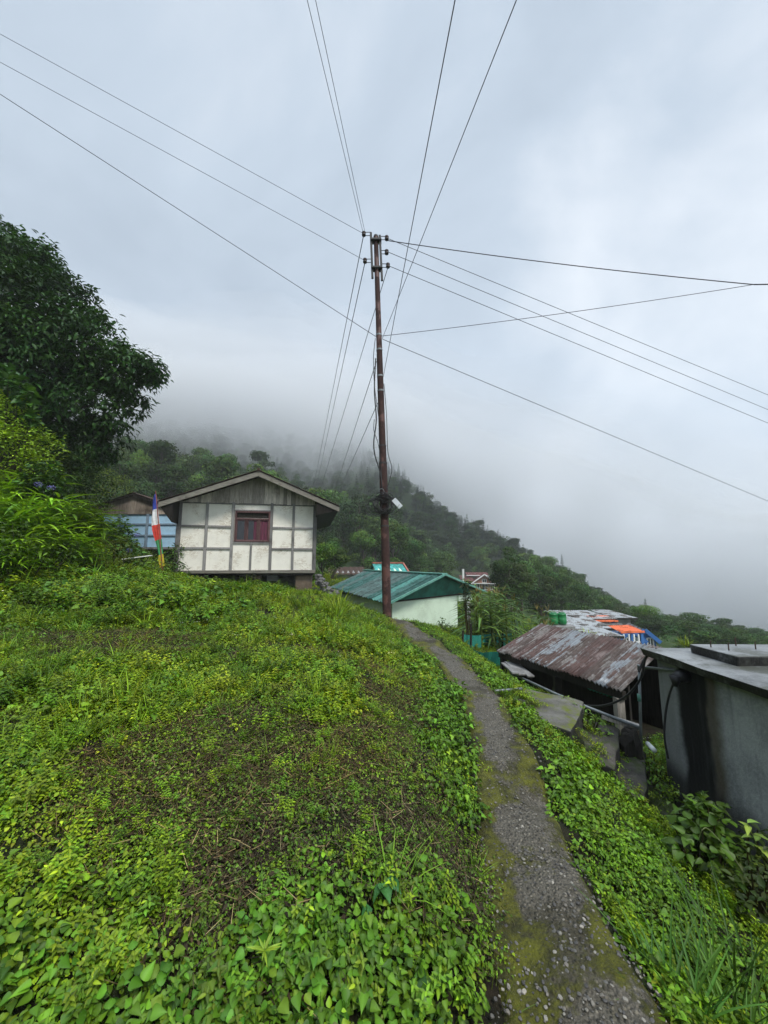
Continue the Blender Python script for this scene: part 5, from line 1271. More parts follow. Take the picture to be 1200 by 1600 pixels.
def cover():
    rng = np.random.default_rng(7); X = []; Y = []; K = []; S = []; Zo = []
    def put(x, y, k, s, dz=0.0): X.append(x); Y.append(y); K.append(k); S.append(s); Zo.append(np.full(len(x), dz))
    for r0, r1, dens in ((.25, 3.2, 430), (3.2, 5.5, 260), (5.5, 9.5, 190), (9.5, 15, 90), (15, 26, 14)):
        x, y = candidates(rng, r0, r1, dens, -88, 88); z = H(x, y); ok, u, sd = veg_mask(x, y)
        edge = np.where(sd > 0, 1.04, 1.10) + (fbm(x * 5, y * 5, 33) - .5) * 1.0
        ok &= (u > edge) & in_view(x, y, z)
        x, y, u, sd = x[ok], y[ok], u[ok], sd[ok]; n = len(x); b = brown_mask(x, y); q = rng.uniform(0, 1, n)
        left = sd < 0
        # ivy grows near the camera, along both sides of the path and over the verge
        near_ = np.clip((1.62 - y) * 2.6, 0, 1) * (x < .9)
        bank = np.clip((1.55 - (u - 1) * np.interp(y, [1, 3, 8], [.30, .45, .9])) * 1.3, 0, 1) * (left & (y < 6.2))
        verge = (~left) & (u < np.interp(y, [1.5, 3, 5, 8], [3.4, 4.2, 5.5, 7]))
        iv = np.maximum.reduce([near_, bank * .9, verge * .95]) + (fbm(x * 1.6, y * 1.6, 45) - .5) * .7
        iv *= 1 - .8 * b * (~verge)
        k = np.empty(n, int); s = rng.uniform(.75, 1.25, n)
        m = rng.uniform(0, 1, n)
        isiv = iv > .5
        grassy = fbm(x * 1.1, y * 1.1, 46) + np.clip((y - 4.5) / 8, 0, .25)
        k[:] = np.where(m < .46, rng.integers(7, 11, n), np.where(m < .62, rng.integers(11, 14, n), np.where(m < .62 + .24 * np.clip(grassy * 1.6 - .45, 0, 1), rng.integers(14, 17, n), np.where(rng.uniform(0, 1, n) < .25, rng.integers(0, 4, n), rng.integers(7, 14, n)))))
        k = np.where(isiv, np.where((near_ > .5) & (m < .50), rng.integers(4, 7, n), np.where(m < .76, rng.integers(0, 4, n), np.where(m < .93, rng.integers(7, 11, n), rng.integers(11, 14, n)))), k)
        k = np.where((~isiv) & (m > .985) & (y > 4), 20, k); nr_ = (y < 2.9); k = np.where(nr_ & (k == 8), 7, k); k = np.where(nr_ & (k == 13), 11, k)
        bankz = np.clip((-1.6 - x) / 1.2, 0, 1) * np.clip((y - 4.6) / 1.2, 0, 1) * np.clip((11 - y) / 2, 0, 1)
        k = np.where((rng.uniform(0, 1, n) < bankz * .75), np.where(rng.uniform(0, 1, n) < .6, rng.integers(11, 14, n), rng.integers(0, 7, n)), k)
        s = np.where(verge, s * .82, s); s = np.where(k == 16, s * .8, s)
        hum = fbm(x * 4.2, y * 4.2, 47, 3); s = s * (.55 + .95 * np.clip((hum - .25) / .5, 0, 1)); gap = np.clip((.39 - hum) * 5, 0, .7); s = np.where(y < 2.6, np.minimum(s, .95), s); s = np.where(k == 20, .75, s)
        keep = rng.uniform(0, 1, n) > np.where(isiv, gap * .8, np.maximum(.60 * b, gap))
        far_s = np.interp(y, [0, 5, 7.5, 12.5, 15, 22], [1, .95, .72, .72, 1.5, 2.4])
        s = s * far_s * (1 + 1.25 * bankz)
        s = np.where((~isiv) & (b > .25), s * .62, s)
        put(x[keep], y[keep], k[keep], s[keep])
        t = (~keep) & (gap > .1) & (rng.uniform(0, 1, n) < .8); put(x[t], y[t], np.where(rng.uniform(0, 1, t.sum()) < .45, rng.integers(21, 23, t.sum()), rng.integers(7, 11, t.sum())), rng.uniform(.6, .95, t.sum()) * np.interp(y[t], [0, 9, 22], [1, 1.1, 2]))
        t = (rng.uniform(0, 1, n) < np.clip(b * 1.1, 0, 1)) & (y < 9)
        put(x[t], y[t], rng.integers(17, 20, t.sum()), rng.uniform(.7, 1.2, t.sum()))
        t = (rng.uniform(0, 1, n) < .75 * b) & (y < 6); put(x[t] + .05, y[t], rng.integers(21, 23, t.sum()), rng.uniform(.8, 1.3, t.sum()))
    # sparse sprigs creeping in from the path's edges
    x, y = candidates(rng, .9, 8, 260, -10, 45); u, sd = path_u(x, y); e = fbm(x * 4, y * 4, 34); t = (u < 1.15) & (u > .62) & (e > .47 + .55 * (1.1 - u)); x, y = x[t], y[t]
    put(x, y, np.where(rng.uniform(0, 1, len(x)) < .5, rng.integers(21, 23, len(x)), rng.integers(7, 11, len(x))), rng.uniform(.45, .8, len(x)), .01)
    x, y = candidates(rng, 1.2, 7, 16, -5, 45); u, sd = path_u(x, y); t = u < .95; put(x[t], y[t], rng.integers(17, 20, t.sum()), rng.uniform(.25, .55, t.sum()), .022)
    # leaves creeping over the ends of the steps
    x, y = candidates(rng, 3.6, 5.4, 260, 18, 40); t = inside(x, y, STEPB) & (fbm(x * 5, y * 5, 35) > .56); put(x[t], y[t], rng.integers(7, 11, t.sum()), rng.uniform(.6, .95, t.sum()), .12)
    x, y, k, s, dz = map(np.concatenate, (X, Y, K, S, Zo))
    o = scatter('ground_cover', LIB, np.stack([x, y, H(x, y) - .005 + dz], -1), slope_rot(x, y, rng), s, k)
    return len(x)
NCOVER = cover()
# ---- loose stones of the footpath
def pebbles():
    lib = bpy.data.collections.new('pebble_library'); ms = []
    for i, c in enumerate(((.10, .095, .083), (.22, .205, .17), (.055, .051, .046), (.30, .275, .225), (.15, .135, .11))):
        me = stone_mesh(40 + i, 1, .75, .5); me.materials.clear(); me.materials.append(plain('pebble_%d' % i, c, .55, .3, 9, .2)); o = bpy.data.objects.new('pebble_%02d' % i, me); lib.objects.link(o)
    rng = np.random.default_rng(3); XX = []; YY = []; SS = []
    for r0, r1, dens, s0, s1 in ((.5, 2.4, 2300, .006, .022), (2.4, 4.5, 700, .008, .022), (4.5, 7.5, 160, .010, .026)):
        x, y = candidates(rng, r0, r1, dens, 0, 62); u, sd = path_u(x, y); e = fbm(x * 3.1, y * 3.1, 36); t = (u < .98) & (e + .35 * (1 - u) > .50 + .16 * rng.uniform(-1, 1, len(x)))
        XX.append(x[t]); YY.append(y[t]); SS.append(s0 + (s1 - s0) * rng.uniform(0, 1, t.sum()) ** 2.6)
    x, y, s = map(np.concatenate, (XX, YY, SS)); rot = slope_rot(x, y, rng, jit=.2)
    scatter('path_gravel', lib, np.stack([x, y, H(x, y) + .022 + s * .08], -1), rot, s, rng.choice(5, len(x), p=[.36, .13, .31, .025, .175]))
pebbles()

# ================================================================== TREES
def limb_tube(mb, a, b, r0, r1, rng, k=5, w=.12):
    a, b = np.array(a, float), np.array(b, float); L_ = np.linalg.norm(b - a); pts = []
    for i in range(k + 1):
        u = i / k; q = a * (1 - u) + b * u
        if 0 < i < k: q = q + np.array([rng.uniform(-w, w) for _ in range(3)]) * L_ * .35
        pts.append(q)
    mb.tube(pts, [r0 + (r1 - r0) * i / k for i in range(k + 1)], 7)
def mesh_of(mb, name, mat):
    me = bpy.data.meshes.new(name); me.from_pydata(mb.v, [], mb.f); me.update(); me.materials.append(mat); return me
def broad_tree(seed, h=10, cr=3.6, blobs=13, per=230, leaf=.34, base=(.040, .082, .020), flat=1.0, trunk=.32, T=T_CARD, mat=None):
    rg = random.Random(seed); rng = np.random.default_rng(seed); S = Leaves(); tb = MB(); cs = []
    for i in range(blobs):
        a = rg.uniform(0, 6.28); r = cr * .72 * math.sqrt(rg.uniform(.02, 1)); zz = h * (trunk + (.94 - trunk) * rg.uniform(.12, .95)); k = 1 - .5 * abs((zz / h - .62) / .38) ** 2
        cs.append((r * math.cos(a) * max(k, .3), r * math.sin(a) * max(k, .3), zz, cr * rg.uniform(.26, .48)))
    cs.append((0, 0, h * .90, cr * .34))
    limb_tube(tb, (0, 0, -1.2), (rg.uniform(-.2, .2), rg.uniform(-.2, .2), h * .55), h * .028, h * .014, rg)
    for c in cs[::2]: limb_tube(tb, (0, 0, h * rg.uniform(.22, .5)), c[:3], h * .011, h * .003, rg, 4)
    for c in cs:
        n = int(per * (c[3] / (cr * .37)) ** 2); d = unit(rng.normal(0, 1, (n, 3)) + np.array((0, 0, .25))); rad = c[3] * (1 + .16 * np.sin(d[:, :1] * 9 + c[0] * 3) * np.cos(d[:, 1:2] * 8 + c[1])) * rng.uniform(.72, 1.08, (n, 1))
        p = np.array(c[:3]) + d * rad * np.array((1.1, 1.1, .78 * flat)); dd = unit(np.cross(d, rng.normal(0, 1, (n, 3))) + np.array((0, 0, -.25))); nr = unit(d + rng.normal(0, .32, (n, 3)) + np.array((0, 0, .30)))
        bb = np.array(base) * rg.uniform(.72, 1.35) * np.array((rg.uniform(.85, 1.25), 1, 1)); Lg = leaf * rng.uniform(.6, 1.3, n)
        S.add(T, p, dd, nr, Lg, Lg * .75, leafcol(rng, bb, n, .28, .12), droop=.15)
    return mesh_of(tb, 'trunk', M_BARK), S.mesh('crown', mat or M_TREE)
def conifer(seed, h=13, cr=2.2, base=(.020, .045, .018), leaf=.45):
    rg = random.Random(seed); rng = np.random.default_rng(seed); S = Leaves(); tb = MB(); tb.tube([(0, 0, -1), (0, 0, h * .5), (0, 0, h * .97)], [h * .02, h * .012, .03], 7)
    n = 1500; u = rng.uniform(0, 1, n) ** .8; lay = np.floor(u * 15) / 15 + rng.uniform(0, .02, n); a = rng.uniform(0, 6.28, n); br = np.floor(a / 6.28 * 9 + lay * 37) ; ab = (br + rng.normal(.5, .2, n)) / 9 * 6.28
    r = cr * (1 - lay) ** .9 * rng.uniform(.1, 1, n) * (.75 + .5 * vnoise(br * 3.1, lay * 40, seed)); z = h * (.12 + .88 * lay) - r * .28
    d = np.stack([np.cos(ab), np.sin(ab), np.full(n, -.35)], -1); p = np.stack([r * np.cos(ab), r * np.sin(ab), z], -1); Lg = leaf * rng.uniform(.6, 1.2, n) * (1.1 - .6 * lay)
    S.add(T_CARD, p, d, np.stack([rng.normal(0, .4, n), rng.normal(0, .4, n), np.ones(n)], -1), Lg, Lg * .6, leafcol(rng, base, n, .3, .1), droop=.3)
    return mesh_of(tb, 'trunk', M_BARK), S.mesh('crown', M_TREE)
def tree_thing(label, meshes, loc, s, rz, group=None, name='broadleaf_tree', sx=1.0):
    o = thing(name, loc, label, 'tree', group, rz); o.scale = (s * sx, s * sx, s)
    for nm, m in zip(('trunk', 'crown'), meshes):
        c = bpy.data.objects.new(nm, m); COL.objects.link(c); c.parent = o
    return o
BT = [broad_tree(100, 10, 3.5, 18, 170, trunk=.10), broad_tree(101, 10, 3.9, 19, 170, flat=.8, trunk=.22), broad_tree(102, 11, 3.1, 16, 180, base=(.050, .100, .020), trunk=.15), broad_tree(103, 9, 3.6, 20, 170, base=(.034, .072, .022), trunk=.08), broad_tree(104, 10, 3.3, 17, 170, base=(.068, .128, .020), trunk=.12), broad_tree(105, 12, 3.0, 18, 170, base=(.038, .082, .022), trunk=.15)]
CT = [conifer(200), conifer(201, 14, 1.9), conifer(202, 12, 2.5)]
FLAT = broad_tree(114, 9, 3.0, 7, 150, flat=.28, trunk=.66, base=(.034, .066, .024))
rng = random.Random(12); nrng = np.random.default_rng(12)

# positions over the far slope, on a jittered grid
pts = []

r_ = 30.0
while r_ < 235:
    sp = 3.9 + .010 * r_; n = int(R(104) * r_ / sp)
    for i in range(n):
        a = -R(52) + R(104) * (i + rng.uniform(0, 1)) / n; rr_ = r_ + rng.uniform(-.5, .5) * sp; pts.append((math.sin(a) * rr_, math.cos(a) * rr_))
    r_ += sp * .92
pts = np.array(pts); pz = H_exact(pts[:, 0], pts[:, 1])
def topix(x, y, z):
    d = y * CA + z * SA; return 600 + 600 * x / d, 800 - 600 * (-y * SA + z * CA) / d
PXs, PYs = topix(pts[:, 0], pts[:, 1], pz)
dist = np.hypot(pts[:, 0], pts[:, 1])
keep = (PXs > -60) & (PXs < 1280)
# the village and the houses stand clear
keep &= ~((PXs > 840) & (PXs < 1045) & (dist < 36)) & ~((PXs > 700) & (PXs < 795) & (dist < 79)) & ~((PXs > 480) & (PXs < 770) & (dist < 42)) & ~((PXs > 715) & (PXs < 790) & (np.abs(dist - 81) < 7))
keep &= ~((PXs > 500) & (PXs < 700) & (dist < 36))
keep &= ~((PXs < 520) & (dist < 40))
keep &= ~((PXs < 150) & (dist < 60))
pts, pz, PXs, PYs, dist = pts[keep], pz[keep], PXs[keep], PYs[keep], dist[keep]
order = np.argsort(dist); near_ids = []; far_ids = []
for i in order:
    vis = 150 < PXs[i] < 1205
    (near_ids if vis and dist[i] < 108 and len(near_ids) < 230 else far_ids).append(i)
SKY_X = [-60, 150, 200, 290, 400, 430, 520, 560, 620, 690, 760, 830, 900, 960, 1000, 1030, 1085, 1200, 1300]; SKY_Y = [640, 668, 688, 694, 716, 726, 725, 700, 700, 785, 815, 855, 893, 930, 948, 958, 962, 982, 990]
def cap_scale(x, y, z, s, h=10.3):
    """keep a tree no taller than the skyline the photograph shows where it stands"""
    px = topix(x, y, z)[0]
    if px < 640 and math.hypot(x, y) > 100: return s
    lim = np.interp(px, SKY_X, SKY_Y) + rng.uniform(0, 9); q = P(px, lim, y)[2] - z
    return min(s, q / h)
KINDS = {0: 'rounded dark green', 1: 'broad spreading', 2: 'tall mid-green', 3: 'dense blackish green', 4: 'bright yellow-green', 5: 'tall narrow dark'}
for i in near_ids:
    px = PXs[i]; con = rng.random() < .06 and dist[i] > 60; k = rng.choice((0, 1, 2, 3, 3, 5, 0, 4) if px < 700 else (0, 1, 3, 2, 5, 3, 0, 2))
    zone, g = (('on the ridge above the white hut', 'trees on the ridge above the hut') if px < 440 else ('on the slope between the hut and the pole', 'trees on the slope beyond the pole') if px < 640 else ('on the slope round the red-roofed house', 'trees round the red-roofed house') if px < 860 else ('below the misty spur, behind the village roofs', 'trees behind the village'))
    s = rng.uniform(.66, 1.05) * (.74 if px > 860 else .72 if px > 620 else .95)
    if dist[i] < 52: s *= .75
    s = cap_scale(pts[i, 0], pts[i, 1], pz[i], s, 12.5 if con else 10.8)
    wide = 1.0
    if s < .30:
        if px < 900 or s < .10: continue
        wide = 1.9; k = rng.choice((0, 3)); con = False
    if con: tree_thing('pointed dark conifer ' + zone, CT[rng.randrange(3)], (pts[i, 0], pts[i, 1], pz[i]), s * .9, rng.uniform(0, 6), g, 'conifer_tree')
    else: tree_thing('%s tree %s' % (KINDS[k], zone), BT[k], (pts[i, 0], pts[i, 1], pz[i]), s, rng.uniform(0, 6), g, sx=rng.uniform(.85, 1.15) * wide)
# the wood farther up, one mass
lib = bpy.data.collections.new('forest_library')
for i, (tr, cr_) in enumerate(BT + CT):
    me = cr_; o = bpy.data.objects.new('forest_%02d' % i, me); lib.objects.link(o)
fi = np.array(far_ids); n = len(fi)
con = (nrng.uniform(0, 1, n) < np.where((PXs[fi] > 540) & (dist[fi] > 135), .55, .05))
pick = np.where(con, nrng.integers(6, 9, n), nrng.choice(6, n, p=[.22, .2, .14, .24, .05, .15]))
fs_ = nrng.uniform(.6, 1.0, n) * np.where(dist[fi] < 70, .7, .85)
fs_ = np.array([cap_scale(pts[i, 0], pts[i, 1], pz[i], s_, 13.0 if c_ else 10.8) for i, s_, c_ in zip(fi, fs_, con)]); ok = fs_ > np.where(PXs[fi] > 900, .12, .26)
scatter('forest', lib, np.c_[pts[fi], pz[fi]][ok], np.stack([np.zeros(n), np.zeros(n), nrng.uniform(0, 6.28, n)], -1)[ok], fs_[ok], pick[ok])

# trees one can single out
def place_tree(label, meshes, px, py_base, py_top, Y, h, rz=0, group=None, name='broadleaf_tree', sx=1.0):
    b = P(px, py_base, Y); t = P(px, py_top, Y); gz = float(H_exact(np.array([b[0]]), np.array([Y]))[0]) - .15
    if t[2] - gz > .45 * (t[2] - b[2]): b[2] = gz
    tree_thing(label, meshes, tuple(b), (t[2] - b[2]) / h, rz, group, name, sx * min(1.6, max(.7, (t[2] - P(px, py_base, Y)[2]) / (t[2] - b[2]))))
place_tree('flat-topped tree standing alone in the mist above the hut roof', FLAT, 405, 775, 702, 84, 9)
place_tree('solitary dark tree with an umbrella crown right of the pole', FLAT, 657, 902, 826, 74, 9, 1.2)
place_tree('small bright green tree below the umbrella-crowned tree', BT[4], 661, 906, 862, 62, 10, sx=.7)
place_tree('bushy tree with light foliage between the hut and the pole', BT[2], 520, 915, 838, 24, 11, .5, sx=1.35)
place_tree('smaller bushy tree hugging the right wall of the hut', BT[4], 503, 912, 846, 21, 10, 2.1, sx=1.3)
place_tree('dark glossy tree behind the corn, left of the green drums', BT[3], 812, 985, 905, 34, 9, sx=1.25)
place_tree('dark spreading tree above the green drums', BT[1], 850, 985, 917, 37, 10, 1, sx=1.3)
place_tree('bright green tree beside the last tin roof of the village', BT[4], 1012, 1008, 944, 36, 10, .4, sx=1.1)
place_tree('thin pointed conifer poking up behind the bright green tree', CT[1], 1012, 985, 934, 62, 14)
place_tree('dark bushy tree right of the bright green tree', BT[3], 1046, 1010, 960, 40, 9, 1.7, sx=1.2)
place_tree('large rounded dark tree at the middle of the far row behind the tank', BT[1], 1085, 1013, 957, 44, 10, .9, sx=1.3)
place_tree('upright dark tree in the far row above the hatch cover', BT[5], 1131, 1010, 964, 46, 12, 0, sx=1.25)
place_tree('low light green bush at the tank slab edge', BT[4], 1088, 1015, 988, 33, 10, 2, sx=1.8, name='bush')
place_tree('low dark trees at the end of the far row', BT[0], 1163, 1012, 978, 52, 10, 1.5, sx=1.4)
place_tree('dark tree at the right end of the far row', BT[3], 1192, 1012, 982, 50, 9, 2.5, sx=1.3)
for px, top, Y in ((766, 855, 140), (853, 872, 150), (880, 868, 168), (887, 884, 160), (686, 800, 160), (700, 792, 172), (745, 815, 165), (756, 808, 172)):
    place_tree('spire-shaped conifer on the skyline of the misty spur', CT[px % 3], px, top + 40, top, Y, 13, px, 'conifers on the misty skyline', 'conifer_tree')

for i, (px, top, Y, kk) in enumerate(((1048, 968, 56, 3), (1064, 962, 50, 0), (1106, 964, 52, 3), (1118, 974, 47, 0), (1143, 975, 50, 3), (1152, 982, 44, 2), (1172, 988, 42, 0), (1186, 986, 55, 5), (1205, 984, 46, 3), (1100, 985, 38, 2), (1060, 985, 38, 3), (1035, 985, 38, 2), (1128, 990, 36, 0))):
    place_tree('dark bushy tree in the dense row behind the tank', BT[kk], px, 1022, top, Y, 10, i * 1.1, 'row of trees behind the tank', sx=1.5)
# the big tree on the bank at the left
def big_tree():
    rg = random.Random(77); rng = np.random.default_rng(77); S = Leaves(); tb = MB()
    lumps = [(-70, 420, 12.5, 2.3), (-10, 395, 12.0, 1.25), (25, 410, 11.6, 1.15), (55, 425, 12, .85), (60, 480, 11.2, 1.45), (-30, 500, 11.0, 1.9), (105, 475, 11.8, .95), (115, 535, 11.2, 1.35), (30, 560, 10.8, 1.6), (150, 560, 11.4, 1.05), (180, 580, 11.3, .85), (205, 572, 11.1, .60), (232, 572, 11.0, .36), (215, 605, 11.3, .5), (175, 640, 11.5, .95),
             (120, 620, 11.8, 1.5), (140, 690, 11.8, .9), (95, 690, 12.2, 1.1), (60, 650, 12.6, 1.6), (0, 640, 12.8, 1.8), (-60, 600, 12.5, 2.0), (170, 690, 11.9, .55), (110, 740, 12.3, .7), (30, 700, 13, 1.4), (-90, 520, 12, 2.2), (80, 560, 12.6, 1.7), (20, 470, 12.8, 1.9), (-120, 660, 13, 2.2), (-60, 700, 13.5, 2), (190, 552, 11.3, .35), (148, 512, 11.5, .45), (90, 425, 11.9, .35), (75, 395, 12, .3), (245, 585, 11.1, .22)]
    base = P(-45, 800, 12.6); base[2] = H_exact(np.array([base[0]]), np.array([base[1]]))[0] - .3
    t = thing('broadleaf_tree', tuple(base), 'big dark tree with drooping glossy leaves leaning in at the left edge', 'tree')
    fork = P(0, 640, 12.4)
    limb_tube(tb, base, fork, .34, .22, rg, 6)
    for px, py, Y, r in lumps:
        c = P(px, py, Y)
        if r > .8: limb_tube(tb, fork + (c - fork) * rg.uniform(0, .25), c, .09, .02, rg, 5)
        m = int(74 * r * r + 10); d = unit(rng.normal(0, 1, (m, 3)) + np.array((0, -.25, .15))); bp = c + d * r * rng.uniform(.55, 1.05, (m, 1)) * np.array((1, 1, .9))
        bb = np.array((.036, .104, .018)) * rg.uniform(.75, 1.3)
        k = 13                                           # a spray of drooping leaves at each twig end
        az = rng.uniform(0, 6.28, (m, k)); el = rng.uniform(-1.15, .25, (m, k)); ld = np.stack([np.cos(az) * np.cos(el), np.sin(az) * np.cos(el), np.sin(el)], -1) + d[:, None] * .55
        pos = (bp[:, None] + ld * .05 + rng.normal(0, .10, (m, k, 3))).reshape(-1, 3); ld = ld.reshape(-1, 3); nr = np.stack([rng.normal(0, .35, m * k), rng.normal(0, .35, m * k), np.ones(m * k)], -1) + .5 * np.repeat(d, k, axis=0)
        Lg = rng.uniform(.12, .23, m * k); S.add(T_OVATE, pos, ld, nr, Lg, Lg * rng.uniform(.32, .46, m * k), leafcol(rng, bb, m * k, .35, .12), droop=rng.uniform(.1, .5, m * k), fold=.2)
    me = S.mesh('crown', M_NEARTREE); off = Vector(base)
    link_mesh('crown', me, [], t, -off)
    tb.build('trunk', M_BARK, t)
big_tree()

# ================================================================== SHRUBS AND SINGLE PLANTS
def plant(name, label, cat, S, mat, loc, group=None, s=1.0, rz=0.0, tilt=(0, 0)):
    me = S if isinstance(S, bpy.types.Mesh) else S.mesh(name, mat); o = bpy.data.objects.new(name, me); COL.objects.link(o); o.location = loc; o.scale = (s, s, s); o.rotation_euler = (tilt[0], tilt[1], rz); return tag(o, label, cat, group)
def ground_at(px, py, Y):
    x = P(px, py, Y)[0]; return (x, Y, float(H_exact(np.array([x]), np.array([Y]))[0]) - .02)
def shrub(seed, lumps, leaf=(.05, .09), per=260, base=HERB, ratio=.55, T=T_OVATE, stems=True):
    """lumps: (x, y, z, r) of leaf masses about the plant's foot"""
    rng = np.random.default_rng(seed); S = Leaves()
    for x, y, z, r in lumps:
        m = int(per * r * r * 4 + 20); d = unit(rng.normal(0, 1, (m, 3)) + np.array((0, -.2, .35))); p = np.array((x, y, z)) + d * r * rng.uniform(.5, 1.08, (m, 1)); az = rng.uniform(0, 6.28, m)
        ld = np.stack([np.cos(az), np.sin(az), rng.normal(-.1, .35, m)], -1) + .6 * d; nr = np.stack([rng.normal(0, .4, m), rng.normal(0, .4, m), np.ones(m)], -1) + .4 * d; Lg = rng.uniform(*leaf, m)
        S.add(T, p, ld, nr, Lg, Lg * ratio * rng.uniform(.8, 1.2, m), leafcol(rng, np.array(base) * rng.uniform(.8, 1.2), m, .28), droop=rng.uniform(.05, .4, m))
        if stems:
            for k in range(6): S.stem((x * .4, y * .4, 0), p[k], .012, .004, (.05, .045, .02))
    return S
def lump_shrub(name, label, lumps, foot, leaf, per, base, ratio=.55, T=T_OVATE, mat=M_LEAF, seed=1, cat='shrub', group=None):
    g = ground_at(*foot); L2 = []
    for px, py, Y, r in lumps: c = P(px, py, Y); L2.append((c[0] - g[0], c[1] - g[1], c[2] - g[2], r))
    return plant(name, label, cat, shrub(seed, L2, leaf, per, base, ratio, T), mat, g, group)
lump_shrub('leafy_shrub', 'yellow-green shrub climbing the bank under the big tree', [(-30, 640, 9, .7), (10, 650, 8.6, .55), (40, 690, 8.6, .5), (75, 700, 8.8, .40), (0, 700, 8.2, .6), (60, 735, 8.4, .45), (-60, 700, 8, .8)], (10, 760, 8.6), (.05, .10), 420, (.17, .275, .016), seed=301)
lump_shrub('creeping_vine', 'broad-leaved vine hanging over the shrub at the left edge', [(5, 590, 8.6, .28), (25, 605, 8.5, .28), (45, 625, 8.5, .22), (50, 655, 8.5, .12)], (15, 740, 8.6), (.12, .22), 120, (.05, .13, .022), .9, T_HEART, seed=302, cat='vine')
lump_shrub('leafy_shrub', 'dark green shrub in the shade below the big tree', [(110, 735, 11, .6), (150, 755, 11, .55), (130, 770, 10.5, .55), (85, 760, 10.5, .6)], (120, 810, 11), (.06, .11), 330, (.035, .075, .014), seed=303)
lump_shrub('leafy_shrub', 'yellowish fine-leaved shrub left of the blue shed', [(135, 765, 13, .7), (165, 752, 20, .8), (150, 785, 12.6, .45), (130, 795, 12, .6), (190, 762, 21, .7)], (145, 830, 12.6), (.05, .09), 330, (.09, .13, .012), seed=304)
lump_shrub('leafy_shrub', 'low leafy bush in front of the blue shed', [(210, 862, 10.6, .26), (232, 872, 10.4, .24), (200, 875, 10.2, .30)], (215, 890, 10.5), (.05, .09), 420, (.07, .12, .014), seed=305)
lump_shrub('leafy_shrub', 'leafy bush between the prayer flag and the hut', [(268, 878, 11.6, .35), (278, 895, 11.2, .3), (262, 900, 10.8, .28), (274, 862, 12, .25)], (270, 910, 11.4), (.05, .10), 400, (.055, .12, .014), seed=306)
lump_shrub('leafy_shrub', 'bright leafy bush at the foot of the prayer flag', [(240, 890, 9.0, .26), (255, 905, 8.8, .24), (225, 900, 8.8, .26)], (240, 915, 8.9), (.04, .07), 480, (.13, .22, .012), seed=307)
lump_shrub('leafy_shrub', 'mixed leafy bush on the bank below the broad-bladed grass', [(20, 850, 5.8, .35), (60, 865, 6, .32), (-20, 870, 5.5, .35), (100, 870, 6.5, .3)], (40, 900, 6), (.04, .075), 480, (.075, .15, .014), seed=308)
lump_shrub('feathery_bush', 'soft feathery yellow-green bush on the bank above the mound', [(165, 870, 7.4, .30), (190, 860, 7.8, .28), (150, 888, 7.2, .26), (200, 882, 7.6, .22)], (170, 900, 7.5), (.05, .10), 900, (.14, .18, .012), .13, T_LANCE, M_GRASS, 309, 'bush')
lump_shrub('dead_bush', 'grey-green wilted bush on the mound below the hut window', [(383, 912, 9.4, .20), (392, 905, 9.6, .14), (374, 916, 9.3, .14)], (384, 925, 9.4), (.03, .07), 900, (.055, .065, .03), .16, T_LANCE, M_DRY, 310, 'bush')
lump_shrub('dead_bush', 'dark withered bush on the mound left of the hut', [(295, 928, 7.4, .18), (310, 922, 7.6, .15), (282, 938, 7.2, .13)], (296, 942, 7.4), (.03, .07), 900, (.045, .05, .028), .16, T_LANCE, M_DRY, 311, 'bush')
weeds = [(20, 905, 5.9, 'at the left edge'), (75, 912, 6.1, 'left of the feathery bush'), (130, 906, 6.7, 'in front of the feathery bush'), (185, 908, 7.0, 'right of the feathery bush'), (232, 916, 7.4, 'below the flag'), (275, 914, 8.6, 'in front of the hut corner'), (50, 940, 5.4, 'lowest of the row'), (225, 935, 6.6, 'beside the dark withered bush')]
for i, (px, py, Y, where) in enumerate(weeds):
    lump_shrub('weed_patch', 'bushy clump of bright green weeds on the bank, ' + where, [(px, py, Y, .20), (px + 18, py + 4, Y + .1, .17), (px - 20, py + 5, Y, .18), (px + 4, py - 8, Y + .25, .15)], (px, py + 14, Y), (.03, .06), 900, ((.13, .23, .012), (.10, .20, .013), (.16, .25, .012))[i % 3], seed=420 + i, cat='weeds', group='weed clumps on the bank')
# hydrangeas with violet heads
def hydrangea(label, px, py, Y, r, heads, seed):
    g = ground_at(px, py + 30, Y); c = P(px, py, Y) - np.array(g); t = plant('hydrangea', label, 'shrub', shrub(seed, [(c[0], c[1], c[2], r), (c[0] + r * .7, c[1], c[2] - r * .7, r * .8), (c[0] - r * .6, c[1], c[2] - r * .5, r * .8)], (.09, .15), 260, (.04, .10, .018), .6), M_LEAF, g, 'hydrangeas on the bank'); rng = np.random.default_rng(seed)
    for hx, hy in heads:
        q = P(hx, hy, Y - r - .12) - np.array(g); S = Leaves(); m = 60; d = unit(rng.normal(0, 1, (m, 3))); S.add(T_SMALL, q + d * .055 * np.array((1.2, 1, .8)), np.cross(d, rng.normal(0, 1, (m, 3))), d, .026, .022, leafcol(rng, (.13, .13, .42), m, .25, .1))
        S.stem(q * .5 + np.array((0, 0, 0)), q, .006, .005, (.05, .08, .02)); f = bpy.data.objects.new('flower_head', S.mesh('flower_head', M_LEAF)); COL.objects.link(f); f.parent = t
hydrangea('hydrangea with violet heads growing against the blue shed', 187, 826, 10.8, .30, [(186.5, 807), (214, 836)], 320)
hydrangea('hydrangea with one violet head low on the bank left of the flag', 196, 858, 9.2, .30, [(202, 860)], 321)
hydrangea('hydrangea with faded heads among the broad-bladed grass', 70, 750, 7.4, .35, [(60, 757), (80, 762)], 322)
